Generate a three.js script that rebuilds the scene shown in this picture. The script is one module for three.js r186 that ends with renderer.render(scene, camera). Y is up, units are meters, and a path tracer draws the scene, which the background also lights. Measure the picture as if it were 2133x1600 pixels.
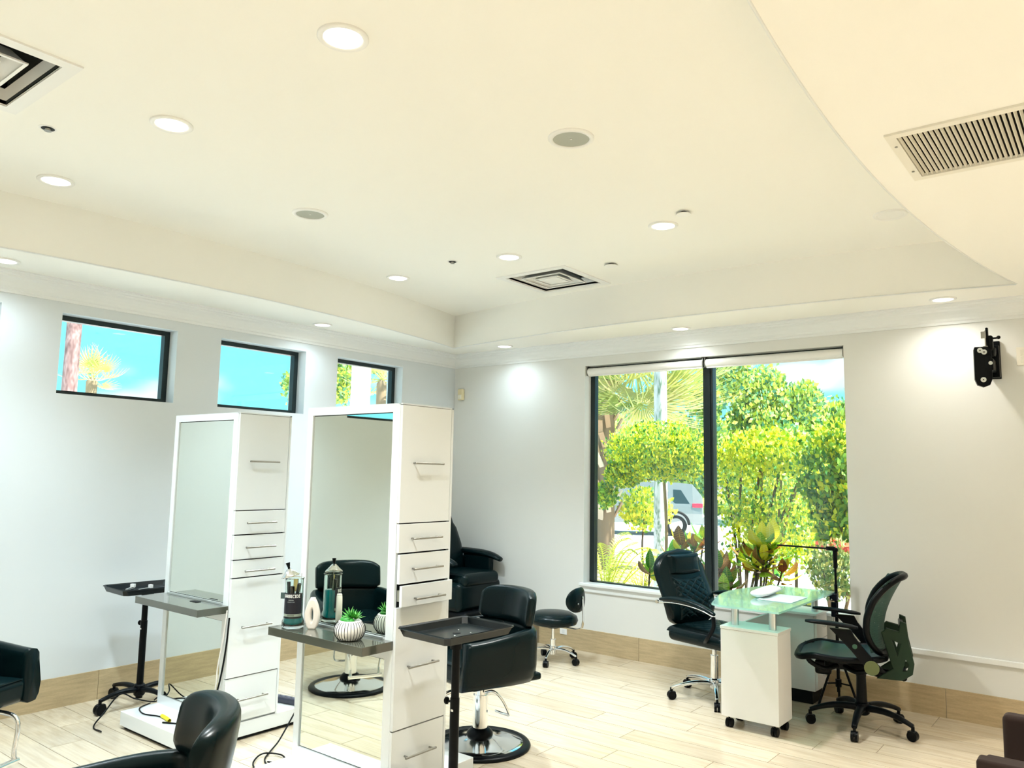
import * as THREE from 'three';
import { RoundedBoxGeometry } from 'three/addons/geometries/RoundedBoxGeometry.js';
import { mergeGeometries } from 'three/addons/utils/BufferGeometryUtils.js';
import { RectAreaLightUniformsLib } from 'three/addons/lights/RectAreaLightUniformsLib.js';
import { createNoise2D, createNoise3D } from 'simplex-noise';

// ---------------------------------------------------------------- camera, sky, sun, exposure
const scene = new THREE.Scene();
const D2R = Math.PI / 180;
const EYE = new THREE.Vector3(0, 1.55, 0);
const camera = new THREE.PerspectiveCamera(2 * Math.atan(800 / 1626.82) / D2R, 2133 / 1600, 0.05, 400);
camera.position.copy(EYE);
camera.rotation.set(6.4518 * D2R, 38.2446 * D2R, 1.0841 * D2R, 'YXZ');
camera.updateMatrixWorld(true);
const renderer = new THREE.WebGLRenderer({ antialias: true });
renderer.toneMapping = THREE.LinearToneMapping;
renderer.toneMappingExposure = 1.56;
renderer.shadowMap.enabled = true;
renderer.shadowMap.type = THREE.PCFSoftShadowMap;
RectAreaLightUniformsLib.init();

let seed = 7;
const rnd = () => { seed = (seed + 0x6d2b79f5) | 0; let t = Math.imul(seed ^ (seed >>> 15), 1 | seed); t = (t + Math.imul(t ^ (t >>> 7), 61 | t)) ^ t; return ((t ^ (t >>> 14)) >>> 0) / 4294967296; };
const rr = (a, b) => a + (b - a) * rnd();
const n2 = createNoise2D(rnd), n3 = createNoise3D(rnd);
const lerp = (a, b, t) => a + (b - a) * t, clamp = (v, a = 0, b = 1) => Math.min(b, Math.max(a, v));
const sstep = (a, b, x) => { const t = clamp((x - a) / (b - a)); return t * t * (3 - 2 * t); };

{ // sky: clear vivid blue with thin drifting cloud, the same all round
  const W = 1024, H = 512, data = new Float32Array(W * H * 4);
  for (let r = 0; r < H; r++) {
    const el = ((r + 0.5) / H - 0.5) * Math.PI, y = Math.sin(el), c = Math.cos(el);
    for (let q = 0; q < W; q++) {
      const az = ((q + 0.5) / W - 0.5) * 2 * Math.PI, x = Math.cos(az) * c, z = Math.sin(az) * c;
      const k = clamp(Math.pow(Math.max(0, y), 0.5));
      let col = [lerp(0.30, 0.09, k), lerp(0.95, 0.62, k), lerp(1.05, 1.0, k)];
      if (y > -0.02) {
        const u = x / (y + 0.22), v = z / (y + 0.22);
        let f = n2(u * 0.9 + 31.5, v * 0.9) * 0.5 + n2(u * 2.1 + 28.5, v * 2.1 + 5) * 0.3 + n2(u * 4.7 + 28.5, v * 4.7) * 0.16 + n2(u * 10, v * 10) * 0.07;
        const cl = sstep(0.0, 0.55, f) * 0.85;
        col = [lerp(col[0], 1.25, cl), lerp(col[1], 1.28, cl), lerp(col[2], 1.3, cl)];
      } else col = [0.5, 0.5, 0.46];
      data.set([...col, 1], (r * W + q) * 4);
    }
  }
  const t = new THREE.DataTexture(data, W, H, THREE.RGBAFormat, THREE.FloatType);
  t.mapping = THREE.EquirectangularReflectionMapping; t.magFilter = THREE.LinearFilter; t.needsUpdate = true;
  scene.background = t; scene.environment = t;
  scene.backgroundIntensity = 0.9; scene.environmentIntensity = 0.9;
}
const sun = new THREE.DirectionalLight(new THREE.Color().setRGB(1, 0.95, 0.84), 10.5);
sun.position.set(9, 26, -13); sun.target.position.set(-6, 0, -9);
sun.castShadow = true; sun.shadow.mapSize.set(2048, 2048);
Object.assign(sun.shadow.camera, { left: -40, right: 40, top: 40, bottom: -40, near: 1, far: 120 });
scene.add(sun, sun.target);
const LAMP_COOL = new THREE.Color().setRGB(0.76, 0.92, 1.0), LAMP_WARM = new THREE.Color().setRGB(1.0, 0.945, 0.85), LAMP_POWER = 17;   // cool LEDs on the side of the small windows, warm ones opposite

// ---------------------------------------------------------------- helpers
const V = (x, y, z) => new THREE.Vector3(x, y, z);
const C = (r, g, b) => new THREE.Color().setRGB(r, g, b);
const mat = (c, roughness = 0.6, metalness = 0, o = {}) => new THREE.MeshPhysicalMaterial({ color: Array.isArray(c) ? C(...c) : c, roughness, metalness, ...o });
const taken = {};
const numbered = (n) => { const k = taken[n] = (taken[n] ?? -1) + 1; return k ? n + '_' + String(k).padStart(3, '0') : n; };
function obj(name, geo, m, parent = scene) {
  const o = new THREE.Mesh(Array.isArray(geo) ? J(...geo) : geo, m); o.name = parent === scene ? numbered(name) : name;
  o.castShadow = o.receiveShadow = true; parent.add(o); return o;
}
function J(...gs) {
  return mergeGeometries(gs.map((g) => { const f = g.index ? g.toNonIndexed() : g.clone(); for (const k of Object.keys(f.attributes)) if (!['position', 'normal', 'uv'].includes(k)) f.deleteAttribute(k);
    if (!f.attributes.uv) f.setAttribute('uv', new THREE.BufferAttribute(new Float32Array(f.attributes.position.count * 2), 2)); return f; }));
}
function thing(name, label, category, p = [0, 0, 0], turn = 0, group) {
  const o = new THREE.Group(); o.name = numbered(name); scene.add(o); o.position.set(...p); o.rotation.y = turn; o.userData = { label, category };
  if (group) o.userData.group = group; return o;
}
const tag = (o, label, category, group) => { o.userData = { ...o.userData, label, category }; if (group) o.userData.group = group; return o; };
function struct(name, label, category) { const o = new THREE.Group(); o.name = name; scene.add(o); o.userData = { kind: 'structure', label, category }; return o; }
function copyOf(root, p, turn, label) { const r = root.clone(); r.name = numbered(root.name.replace(/_\d{3}$/, '')); r.userData = { ...root.userData }; if (label) r.userData.label = label; scene.add(r); r.position.set(...p); r.rotation.y = turn; return r; }
const bx = (w, h, d, x = 0, y = 0, z = 0) => new THREE.BoxGeometry(w, h, d).translate(x, y, z);
const rb = (w, h, d, r = 0.01, x = 0, y = 0, z = 0, s = 2) => new RoundedBoxGeometry(w, h, d, s, Math.min(r, w / 2.01, h / 2.01, d / 2.01)).translate(x, y, z);
const span = (x0, x1, y0, y1, z0, z1, r = 0) => (r ? rb : bx)(...(r ? [x1 - x0, y1 - y0, z1 - z0, r] : [x1 - x0, y1 - y0, z1 - z0])).translate((x0 + x1) / 2, (y0 + y1) / 2, (z0 + z1) / 2);
const cy = (r0, r1, h, x = 0, y = 0, z = 0, n = 24, open = false) => new THREE.CylinderGeometry(r1, r0, h, n, 1, open).translate(x, y, z);   // r0 bottom, r1 top
const sph = (r, x = 0, y = 0, z = 0, sx = 1, sy = 1, sz = 1, n = 16) => new THREE.SphereGeometry(r, n, Math.ceil(n * 0.7)).scale(sx, sy, sz).translate(x, y, z);
const lathe = (pts, n = 32) => new THREE.LatheGeometry(pts.map(([r, y]) => new THREE.Vector2(Math.max(r, 0.0001), y)), n);
const tube = (pts, r, n = 24, k = 8, closed = false, t = 0.5) => new THREE.TubeGeometry(new THREE.CatmullRomCurve3(pts.map((p) => V(...p)), closed, 'catmullrom', t), n, r, k, closed);
function rod(a, b, r0, r1 = r0, n = 12) { // straight bar between two points
  const A = V(...a), B = V(...b), d = B.clone().sub(A), g = new THREE.CylinderGeometry(r1, r0, d.length(), n);
  g.applyQuaternion(new THREE.Quaternion().setFromUnitVectors(V(0, 1, 0), d.normalize())); return g.translate(...A.add(B).multiplyScalar(0.5).toArray());
}
function sheet(nu, nv, f, closeU = false) { // surface grid f(u,v) -> [x,y,z]
  const p = [], uv = [], ix = [];
  for (let j = 0; j <= nv; j++) for (let i = 0; i <= nu; i++) { p.push(...f(i / nu, j / nv)); uv.push(i / nu, j / nv); }
  for (let j = 0; j < nv; j++) for (let i = 0; i < nu; i++) { const a = j * (nu + 1) + i, b = a + 1, c = a + nu + 1, d = c + 1; ix.push(a, b, d, a, d, c); }
  const g = new THREE.BufferGeometry(); g.setAttribute('position', new THREE.Float32BufferAttribute(p, 3)); g.setAttribute('uv', new THREE.Float32BufferAttribute(uv, 2)); g.setIndex(ix); g.computeVertexNormals();
  return g;
}
// closed ring sections lofted along a path: secs = [[ [x,y,z], ... ], ...]
function loft(secs, cap = true, loop = false) {
  const n = secs[0].length, p = [], ix = [];
  secs.forEach((s) => s.forEach((q) => p.push(...q)));
  const m = secs.length;
  for (let j = 0; j < (loop ? m : m - 1); j++) for (let i = 0; i < n; i++) { const a = j * n + i, b = j * n + (i + 1) % n, c = ((j + 1) % m) * n + i, d = ((j + 1) % m) * n + (i + 1) % n; ix.push(a, b, d, a, d, c); }
  if (cap && !loop) for (const [j, s] of [[0, 1], [m - 1, -1]]) {
    const k = p.length / 3, c = [0, 0, 0]; secs[j].forEach((q) => { for (let a = 0; a < 3; a++) c[a] += q[a] / n; }); p.push(...c);
    for (let i = 0; i < n; i++) s > 0 ? ix.push(k, j * n + (i + 1) % n, j * n + i) : ix.push(k, j * n + i, j * n + (i + 1) % n);
  }
  const g = new THREE.BufferGeometry(); g.setAttribute('position', new THREE.Float32BufferAttribute(p, 3)); g.setAttribute('uv', new THREE.Float32BufferAttribute(new Float32Array(p.length / 3 * 2), 2)); g.setIndex(ix); g.computeVertexNormals(); return g;
}
function shapeOf(pts) { const s = new THREE.Shape(); pts.forEach(([x, y], i) => i ? s.lineTo(x, y) : s.moveTo(x, y)); s.closePath(); return s; }
function extr(pts, depth, holes = [], bevel = 0) { const s = shapeOf(pts); s.holes = holes.map((h) => shapeOf(h)); return new THREE.ExtrudeGeometry(s, { depth, bevelEnabled: bevel > 0, bevelSize: bevel, bevelThickness: bevel, bevelSegments: 2, steps: 1, curveSegments: 8 }); }
const slabY = (pts, y0, y1, holes = []) => extr(pts, y1 - y0, holes).rotateX(Math.PI / 2).translate(0, y1, 0);   // outline in x,z
const rect = (a, b, c, d) => [[a, c], [b, c], [b, d], [a, d]];
// a pixel of the photograph as a direction; its distance comes from the plane named
function ray(px, py) { return V((px - 1066.5) / 1626.82, -(py - 800) / 1626.82, -1).applyQuaternion(camera.quaternion); }
const onZ = (px, py, z) => { const d = ray(px, py); return EYE.clone().addScaledVector(d, (z - EYE.z) / d.z); };
const onX = (px, py, x) => { const d = ray(px, py); return EYE.clone().addScaledVector(d, (x - EYE.x) / d.x); };
const onY = (px, py, y) => { const d = ray(px, py); return EYE.clone().addScaledVector(d, (y - EYE.y) / d.y); };
function canvasTex(w, h, draw) { const c = document.createElement('canvas'); c.width = w; c.height = h; draw(c.getContext('2d'), w, h); const t = new THREE.CanvasTexture(c); t.colorSpace = THREE.SRGBColorSpace; t.magFilter = THREE.LinearFilter; return t; }
function dataTex(w, h, f, srgb = false) { const d = new Uint8Array(w * h * 4); for (let y = 0; y < h; y++) for (let x = 0; x < w; x++) { const c = f(x / w, y / h); d.set([c[0] * 255, c[1] * 255, c[2] * 255, 255].map((v) => clamp(v, 0, 255)), (y * w + x) * 4); } const t = new THREE.DataTexture(d, w, h); t.wrapS = t.wrapT = THREE.RepeatWrapping; t.magFilter = THREE.LinearFilter; if (srgb) t.colorSpace = THREE.SRGBColorSpace; t.needsUpdate = true; return t; }

// ---------------------------------------------------------------- materials
const M = {
  wall: mat([0.69, 0.735, 0.765], 0.7), wallBack: mat([0.735, 0.745, 0.725], 0.7), ceil: mat([0.91, 0.905, 0.86], 0.75), trim: mat([0.80, 0.825, 0.83], 0.4),  // wall: same paint as wallBack, with cool daylight tint put in its colour
  whiteGloss: mat([0.785, 0.825, 0.84], 0.16, 0, { clearcoat: 0.5, clearcoatRoughness: 0.05 }), whiteLam: mat([0.84, 0.83, 0.81], 0.35), whitePl: mat([0.85, 0.85, 0.83], 0.35),
  dark: mat([0.004, 0.005, 0.006], 0.5, 0, { specularIntensity: 0.3 }), frame: mat([0.012, 0.022, 0.024], 0.32, 0.3), black: mat([0.002, 0.003, 0.004], 0.36, 0, { specularIntensity: 0.26 }), gap: mat([0.004, 0.004, 0.005], 0.9),
  leather: mat([0.0015, 0.0075, 0.0085], 0.27, 0, { specularIntensity: 0.32 }), leatherNavy: mat([0.002, 0.004, 0.011], 0.33, 0, { specularIntensity: 0.35 }),
  chrome: mat([0.85, 0.86, 0.87], 0.09, 1), steel: mat([0.34, 0.335, 0.31], 0.3, 1), alu: mat([0.68, 0.72, 0.72], 0.3, 0.9),
  mirror: mat([0.80, 0.85, 0.79], 0.015, 1), shelf: mat([0.075, 0.08, 0.062], 0.1, 0, { clearcoat: 0.6, clearcoatRoughness: 0.04 }), shelfGrey: mat([0.21, 0.225, 0.22], 0.13, 0, { clearcoat: 0.6, clearcoatRoughness: 0.04 }),
  pane: mat([0.97, 1, 0.99], 0.0, 0, { transmission: 1, thickness: 0, ior: 1.45 }),
  glassTop: mat([0.62, 0.93, 0.88], 0.16, 0, { transmission: 0.55, thickness: 0, ior: 1.5, clearcoat: 1, clearcoatRoughness: 0.02 }), glassEdge: mat([0.25, 0.75, 0.68], 0.1, 0, { transmission: 0.4, thickness: 0 }),
  plPanel: mat([0.74, 0.755, 0.75], 0.35), grilleGrey: mat([0.36, 0.385, 0.345], 0.7), beige: mat([0.78, 0.69, 0.44], 0.5),
  suede: mat([0.022, 0.011, 0.009], 0.95, 0, { sheen: 0.4, sheenRoughness: 0.6, sheenColor: C(0.25, 0.15, 0.1) }), lens: new THREE.MeshStandardMaterial({ color: 0xffffff, emissive: C(1, 0.97, 0.9), emissiveIntensity: 2.6 }),
};
// ---------------------------------------------------------------- the room
const XL = -5.48, XR = 2.3, ZB = -5.99, ZF = 3.2, T = 0.22, YS = 2.74, YC = 3.06;
const WIN_Y = [2.008, 2.544], WIN_Z = [[-2.947, -2.147], [-4.102, -3.302], [-5.24, -4.444], [-1.79, -0.99], [-0.64, 0.16]];
const BW = { x0: -3.87, x1: -1.61, y0: 0.575, y1: 2.53 };

{ // floor: wood-look porcelain planks
  const floor = struct('floor', 'pale beige wood-look plank floor', 'floor');
  obj('grout_bed', span(XL - T, XR + T, -0.25, -0.004, ZB - T, ZF + T), mat([0.46, 0.39, 0.30], 0.9), floor);
  const plankMats = [];
  for (let v = 0; v < 7; v++) {
    const ox = rr(0, 50), oy = rr(0, 50), tone = rr(0.95, 1.04);
    const t = dataTex(256, 64, (x, y) => {
      const g = n2(ox + x * 3, oy + y * 9) * 0.5 + n2(ox + x * 9, oy + y * 34) * 0.3 + n2(ox + x * 40, oy + y * 120) * 0.18;
      const s = Math.max(0, n2(ox * 2 + x * 2.2, oy + y * 2.5)) * 0.5;
      const k = tone * 0.955 * (0.91 + g * 0.055 - s * 0.10); return [0.90 * k, 0.838 * k * (1 - s * 0.02), 0.735 * k * (1 - s * 0.06)];
    }, true);
    plankMats.push(mat([1, 1, 1], 0.2, 0, { map: t, clearcoat: 0.25, clearcoatRoughness: 0.12 }));
  }
  const wz = 0.187, wl = 1.14, zTop = 0.65, x0 = XL, x1 = 0.42, geos = {};
  for (let r = 0, z = ZB; z < zTop; r++) {
    const ze = r === 0 ? -5.71 + 0.0 : z + wz; if (ze - z < 0.02) continue;
    let x = XL - [0.15, 0.72, 0.40, 0.95, 0.3, 0.6][r % 6];
    for (; x < x1; x += wl) {
      const a = Math.max(x, XL), b = Math.min(x + wl, x1); if (b - a < 0.02) continue;
      const key = (b - a).toFixed(3) + '/' + (ze - z).toFixed(3);
      geos[key] ??= bx(b - a - 0.0036, 0.01, ze - z - 0.0036, 0, -0.005, 0);
      const p = obj('plank', geos[key], plankMats[Math.floor(rnd() * 7)], floor); p.position.set((a + b) / 2, 0, (z + ze) / 2); if (rnd() < 0.5) p.rotation.y = Math.PI;
    }
    z = ze;
  }
  const far = plankMats[0].clone(); far.map = plankMats[0].map.clone(); far.map.repeat.set(7, 40);
  obj('plank_field', [span(x1, XR, -0.01, 0, ZB, ZF), span(XL, x1, -0.01, 0, zTop + 0.02, ZF)], far, floor).userData.kind = 'stuff';
}
{ // walls with real openings
  const wl = struct('wall_left', 'white painted wall with a row of small high windows', 'wall');
  obj('wall_panel', extr(rect(-ZF - T, -ZB + T, -0.25, 3.3), T, WIN_Z.map(([a, b]) => rect(-b, -a, ...WIN_Y))).rotateY(Math.PI / 2).translate(XL - T, 0, 0), M.wall, wl);
  const wb = struct('wall_back', 'white painted wall around the large window', 'wall');
  obj('wall_panel', extr(rect(XL, XR, -0.25, 3.3), T, [rect(BW.x0, BW.x1, BW.y0, BW.y1)]).translate(0, 0, ZB - T), M.wallBack, wb);
  const wr = struct('wall_right', 'white painted side wall', 'wall'); obj('wall_panel', span(XR, XR + T, -0.25, 3.3, ZB - T, ZF + T), M.wallBack, wr);
  const wf = struct('wall_front', 'white painted wall facing the large window', 'wall'); obj('wall_panel', span(XL, XR, -0.25, 3.3, ZF, ZF + T), M.wallBack, wf);
}
const TRAY = [];
{ // tray ceiling: soffit ring with inward-bowed edges and the raised field
  const c = [[-5.11, -5.56], [-0.47, -5.53], [-0.47, -0.31], [-5.11, -0.3]], bow = [[0, 0.22], [-0.265, 0], [0, -0.22], [0.335, 0]];
  for (let e = 0; e < 4; e++) { const a = c[e], b = c[(e + 1) % 4]; for (let i = 0; i < 32; i++) { const t = i / 32, k = 1 - (2 * t - 1) ** 2; TRAY.push([lerp(a[0], b[0], t) + bow[e][0] * k, lerp(a[1], b[1], t) + bow[e][1] * k]); } }
}
{
  const t3 = struct('trim_3', 'thin white corner bead along the curved soffit edge', 'trim');
  obj('corner_bead', new THREE.TubeGeometry(new THREE.CatmullRomCurve3(TRAY.map(([x, z]) => V(x, YS + 0.001, z)), true, 'catmullrom', 0.2), 300, 0.005, 6, true), M.trim, t3);
}
const DIFF = [[-3.48, -4.922, 0.65], [-3.39, -0.87, 0.66]];
{
  const ce = struct('ceiling', 'cream white tray ceiling with curved edges', 'ceiling');
  const GR = [-0.575, -0.03, -3.30, -2.865];
  obj('soffit', slabY(rect(XL - T, XR + T, ZB - T, ZF + T), YS, YC, [TRAY, rect(...GR)]), M.ceil, ce);
  obj('raised_field', slabY(rect(XL - T, XR + T, ZB - T, ZF + T), YC, YC + 0.1, DIFF.map(([x, z, s]) => rect(x - s / 2 + 0.06, x + s / 2 - 0.06, z - s / 2 + 0.06, z + s / 2 - 0.06))), M.ceil, ce);
  obj('roof_with_added_eave', span(XL - T - 1.3, XR + T, 3.62, 3.75, ZB - T - 1.35, ZF + T), mat([0.75, 0.74, 0.7], 0.8), ce);  // unseen eave added past the walls to block sun at the windows
  obj('parapet', [span(XL - T, XR + T, 3.3, 3.62, ZB - T, ZB), span(XL - T, XL, 3.3, 3.62, ZB, ZF + T), span(XR, XR + T, 3.3, 3.62, ZB, ZF + T), span(XL, XR, 3.3, 3.62, ZF, ZF + T)], M.wall, ce);
}
{ // crown moulding and tile skirting
  const prof = [[0, 2.612], [0.013, 2.612], [0.016, 2.628], [0.026, 2.634], [0.03, 2.65], [0.044, 2.672], [0.066, 2.692], [0.088, 2.702], [0.092, 2.713], [0.106, 2.717], [0.11, 2.728], [0.124, 2.731], [0.124, 2.742], [0, 2.742]];
  const t1 = struct('trim_1', 'white stepped crown moulding over the small windows', 'crown moulding'), t2 = struct('trim_2', 'white stepped crown moulding over the large window', 'crown moulding');
  obj('crown_moulding', extr(prof.map(([d, y]) => [d, y]), ZF - ZB).translate(XL, 0, ZB), M.trim, t1);
  obj('crown_moulding', extr(prof.map(([d, y]) => [-d, y]), XR - XL).rotateY(Math.PI / 2).translate(XL, 0, ZB), M.trim, t2);
  const tiles = [];
  for (let v = 0; v < 4; v++) {
    const ox = rr(0, 50), oy = rr(0, 50);
    const t = dataTex(256, 64, (x, y) => { const g = n2(ox + x * 4, oy + y * 7) * 0.5 + n2(ox + x * 12, oy + y * 40) * 0.35 + n2(ox + x * 60, oy + y * 90) * 0.25; const k = 0.93 + g * 0.09; return [0.785 * k, 0.70 * k, 0.55 * k]; }, true);
    tiles.push(mat([1, 1, 1], 0.45, 0, { map: t }));  // floor tile again, coloured darker for the weaker light on upright faces
  }
  const bl = struct('baseboard_left', 'wood-look tile skirting in shade-darkened taupe under the small windows', 'baseboard'), bb = struct('baseboard_back', 'wood-look tile skirting in shade-darkened taupe under the large window', 'baseboard');
  const gb = bx(1.137, 0.188, 0.011), lay = (g, a, b, put) => { for (let x = a; x < b; x += 1.14) { const o = obj('tile', gb, tiles[Math.floor(rnd() * 4)], g); put(o, x + 0.57); } };
  lay(bb, -3.308 - 2.28, XR - 1.2, (o, x) => { o.position.set(Math.max(x, XL + 0.57), 0.094, ZB + 0.0055); });
  lay(bl, -2.554 - 3.42, 2.0, (o, z) => { o.position.set(XL + 0.0055, 0.094, Math.max(z, ZB + 0.58)); o.rotation.y = Math.PI / 2; });
}
// windows
function smallWindow(n, [z0, z1], label) {
  const w = struct('window_' + n, label, 'window'), [y0, y1] = WIN_Y, xa = XL - 0.16, xb = XL - 0.108, t = 0.034;
  obj('window_frame', [span(xa, xb, y1 - t, y1, z0, z1), span(xa, xb, y0, y0 + 0.03, z0, z1), span(xa, xb, y0 + 0.03, y1 - t, z0, z0 + 0.04), span(xa, xb, y0 + 0.03, y1 - t, z1 - 0.04, z1)], M.frame, w);
  obj('pane', span(-0.003, 0.003, y0 + 0.03, y1 - t, z0 + 0.04, z1 - 0.04).translate((xa + xb) / 2, 0, 0), M.pane, w);
}
smallWindow(1, WIN_Z[0], 'small high window showing the palm trunk'); smallWindow(2, WIN_Z[1], 'small high window showing mostly blue sky'); smallWindow(3, WIN_Z[2], 'small high window next to the room corner');
smallWindow(5, WIN_Z[3], 'small high window over the chair by the bare shelf station'); smallWindow(6, WIN_Z[4], 'small high window seen in the tall mirror');
{
  const w = struct('window_4', 'large black framed picture window with a wide mullion', 'window'), za = ZB - 0.155, zb = ZB - 0.1, { x0, x1, y0, y1 } = BW;
  obj('window_frame', [span(x0, x0 + 0.047, y0, y1, za, zb), span(x1 - 0.018, x1, y0, y1, za, zb), span(x0, x1, y1 - 0.05, y1, za, zb), span(x0, x1, y0, y0 + 0.022, za, zb)], M.frame, w);
  obj('mullion', [span(-2.765, -2.679, y0, y1, za - 0.02, zb, 0.004), span(-2.745, -2.699, y0, y1, zb - 0.001, zb + 0.012, 0.003)], M.frame, w);
  for (const [a, b] of [[x0 + 0.047, -2.765], [-2.679, x1 - 0.018]]) obj('pane', span(a, b, y0 + 0.022, y1 - 0.05, -0.004, 0.004).translate(0, 0, (za + zb) / 2), M.pane, w);
  obj('window_sill', [span(x0 - 0.03, x1 + 0.03, y0 - 0.012, y0 + 0.012, zb - 0.002, ZB + 0.035, 0.004), span(x0 - 0.015, x1 + 0.015, y0 - 0.062, y0 - 0.012, ZB, ZB + 0.015, 0.004)], M.trim, w);
}
function blind(x0, x1, label) {
  const b = thing('roller_blind', label, 'blind', [(x0 + x1) / 2, 2.478, ZB - 0.048], 0, 'rolled up blinds in the large window'), L = x1 - x0;
  obj('fabric_roll', cy(0.036, 0.036, L - 0.02, 0, 0, 0, 28).rotateZ(Math.PI / 2), M.whitePl, b);
  obj('hem_bar', rb(L - 0.03, 0.012, 0.016, 0.004, 0, -0.036, 0.012), M.whitePl, b);
  for (const s of [-1, 1]) obj('bracket', [span(-0.003, 0.003, -0.034, 0.05, -0.03, 0.03), span(-0.01, 0.01, 0.046, 0.051, -0.03, 0.03), cy(0.015, 0.015, 0.012, 0, 0, 0, 14).rotateZ(Math.PI / 2)].map((g) => g.translate(s * (L / 2 - 0.004), 0, 0)), M.steel, b);
}
blind(-3.866, -2.725, 'rolled up white blind above the pane with the post'); blind(-2.715, -1.612, 'rolled up white blind above the pane showing sky');

// ---------------------------------------------------------------- ceiling fittings
function downlight(x, y, z, r, label, group, lit = 1) {
  const d = thing('recessed_downlight', label, 'ceiling light', [x, y, z], 0, group);
  obj('trim_ring', lathe([[r * 0.74, 0.0], [r * 0.74, -0.004], [r * 0.80, -0.009], [r * 0.94, -0.010], [r, -0.006], [r, 0.0]], 36), M.whitePl, d);
  const disc = obj('lens', cy(r * 0.75, r * 0.75, 0.003, 0, -0.0045, 0, 32), lit ? M.lens : M.whitePl, d);
  if (lit) { const l = new THREE.SpotLight(LAMP_COOL.clone().lerp(LAMP_WARM, clamp((x + 4.4) / 3.6)), LAMP_POWER * lit, 0, (lit < 0.5 ? 80 : 54) * D2R, 1, 2); l.position.set(0, -0.02, 0); l.target.position.set(0, -3, 0); l.shadow.radius = 3; l.castShadow = true; d.add(l, l.target); }
  return d;
}
const inTray = 'lit downlights in the raised tray', inSoffit = 'lit downlights in the lowered soffit';
[[-2.09, -1.655, 'lit tray downlight alone at its row end, away from both square vents'], [-3.262, -1.66, 'lit tray downlight in the middle of its row, beyond the open sprinkler hole'], [-4.44, -1.65, 'lit tray downlight in front of the first small window'],
  [-2.146, -4.178, 'lit downlight beside a small round white cover plate'], [-3.354, -4.195, 'lit downlight next to the square vent by the room corner'], [-4.452, -4.17, 'lit tray downlight closest to the room corner']]
  .forEach(([x, z, l]) => downlight(x, YC, z, 0.09, l, inTray));
[[-5.2, -4.04, 'lit soffit downlight between the second and third small windows'], [-4.6, -5.71, 'lit soffit downlight closest to the room corner'], [-2.804, -5.76, 'lit soffit downlight above the large window'], [-0.903, -5.72, 'lit soffit downlight above the black wall bracket', 0.09], [-5.16, -1.68, 'lit soffit downlight before the first small window', 0.08]]
  .forEach(([x, z, l, k]) => downlight(x, YS, z, 0.08, l, inSoffit, k || 0.07));
[[0.9, -4.1, 'added unseen fill downlight past the return air grille', 2.3], [0.9, -1.6, 'added unseen fill downlight on the far side of the brown chair', 1.9], [-0.2, 0.9, 'lit soffit downlight past the end of the tray'], [-2.4, 0.9, 'lit soffit downlight behind the chair showing one arm'], [-4.5, 0.9, 'lit soffit downlight by the window seen in the tall mirror'], [1.0, 2.2, 'lit soffit downlight in the corner facing the large window'], [-2.9, 2.2, 'lit soffit downlight along the wall facing the large window']].forEach(([x, z, l, k]) => downlight(x, YS, z, 0.085, l, 'added unseen fill downlights in the rest of the room', k || 1));  // unseen downlights added as fill light for the room
downlight(-0.995, YC, -4.735, 0.092, 'switched off downlight half hidden by the curved soffit edge', null, 0);
function speaker(x, z, label) {
  const s = thing('ceiling_speaker', label, 'speaker', [x, YC, z], 0, 'round speakers in the raised tray');
  obj('rim', lathe([[0.082, 0], [0.083, -0.01], [0.1, -0.009], [0.105, -0.003], [0.105, 0]], 40), M.whitePl, s);
  obj('grille', lathe([[0, -0.003], [0.03, -0.0032], [0.06, -0.004], [0.084, -0.006]], 40), new THREE.MeshStandardMaterial({ color: C(0.40, 0.42, 0.375), roughness: 0.7, side: THREE.DoubleSide }), s);
  obj('badge', sph(0.006, 0, -0.005, 0, 1, 0.4, 1, 10), M.whitePl, s);
}
speaker(-1.905, -2.815, 'round grey speaker grille in the middle of the tray'); speaker(-3.755, -2.79, 'round grey speaker grille nearer the wall of small windows');
function cover(x, z, r, label, dark) {
  const s = thing('sprinkler_cover', label, 'sprinkler', [x, YC, z], 0, 'concealed sprinklers');
  if (dark) { obj('escutcheon', lathe([[r * 0.8, 0], [r * 0.8, -0.003], [r * 1.12, -0.002], [r * 1.12, 0]], 24), M.whitePl, s); obj('dark_disc', cy(r * 0.82, r * 0.82, 0.004, 0, -0.0015, 0, 24), M.dark, s); obj('sprinkler_head', [cy(0.009, 0.012, 0.012, 0, -0.006, 0, 12), cy(0.016, 0.016, 0.002, 0, -0.013, 0, 14)], M.steel, s); }  // black disc stands in for the shade inside the hole
  else { obj('neck', cy(r * 0.45, r * 0.45, 0.014, 0, -0.007, 0, 16), M.dark, s); obj('cover_plate', lathe([[0, -0.018], [r * 0.96, -0.0175], [r, -0.015], [r, -0.012], [0, -0.012]], 28), M.whitePl, s); }
}
cover(-1.938, -4.026, 0.042, 'small round white cover plate beside a lit downlight'); cover(-2.862, -4.762, 0.048, 'round white cover plate beside the square vent by the room corner');
cover(-3.767, -1.348, 0.034, 'open sprinkler hole close to a square vent', true); cover(-3.773, -4.063, 0.034, 'open dark sprinkler slot between two lit downlights', true);
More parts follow.
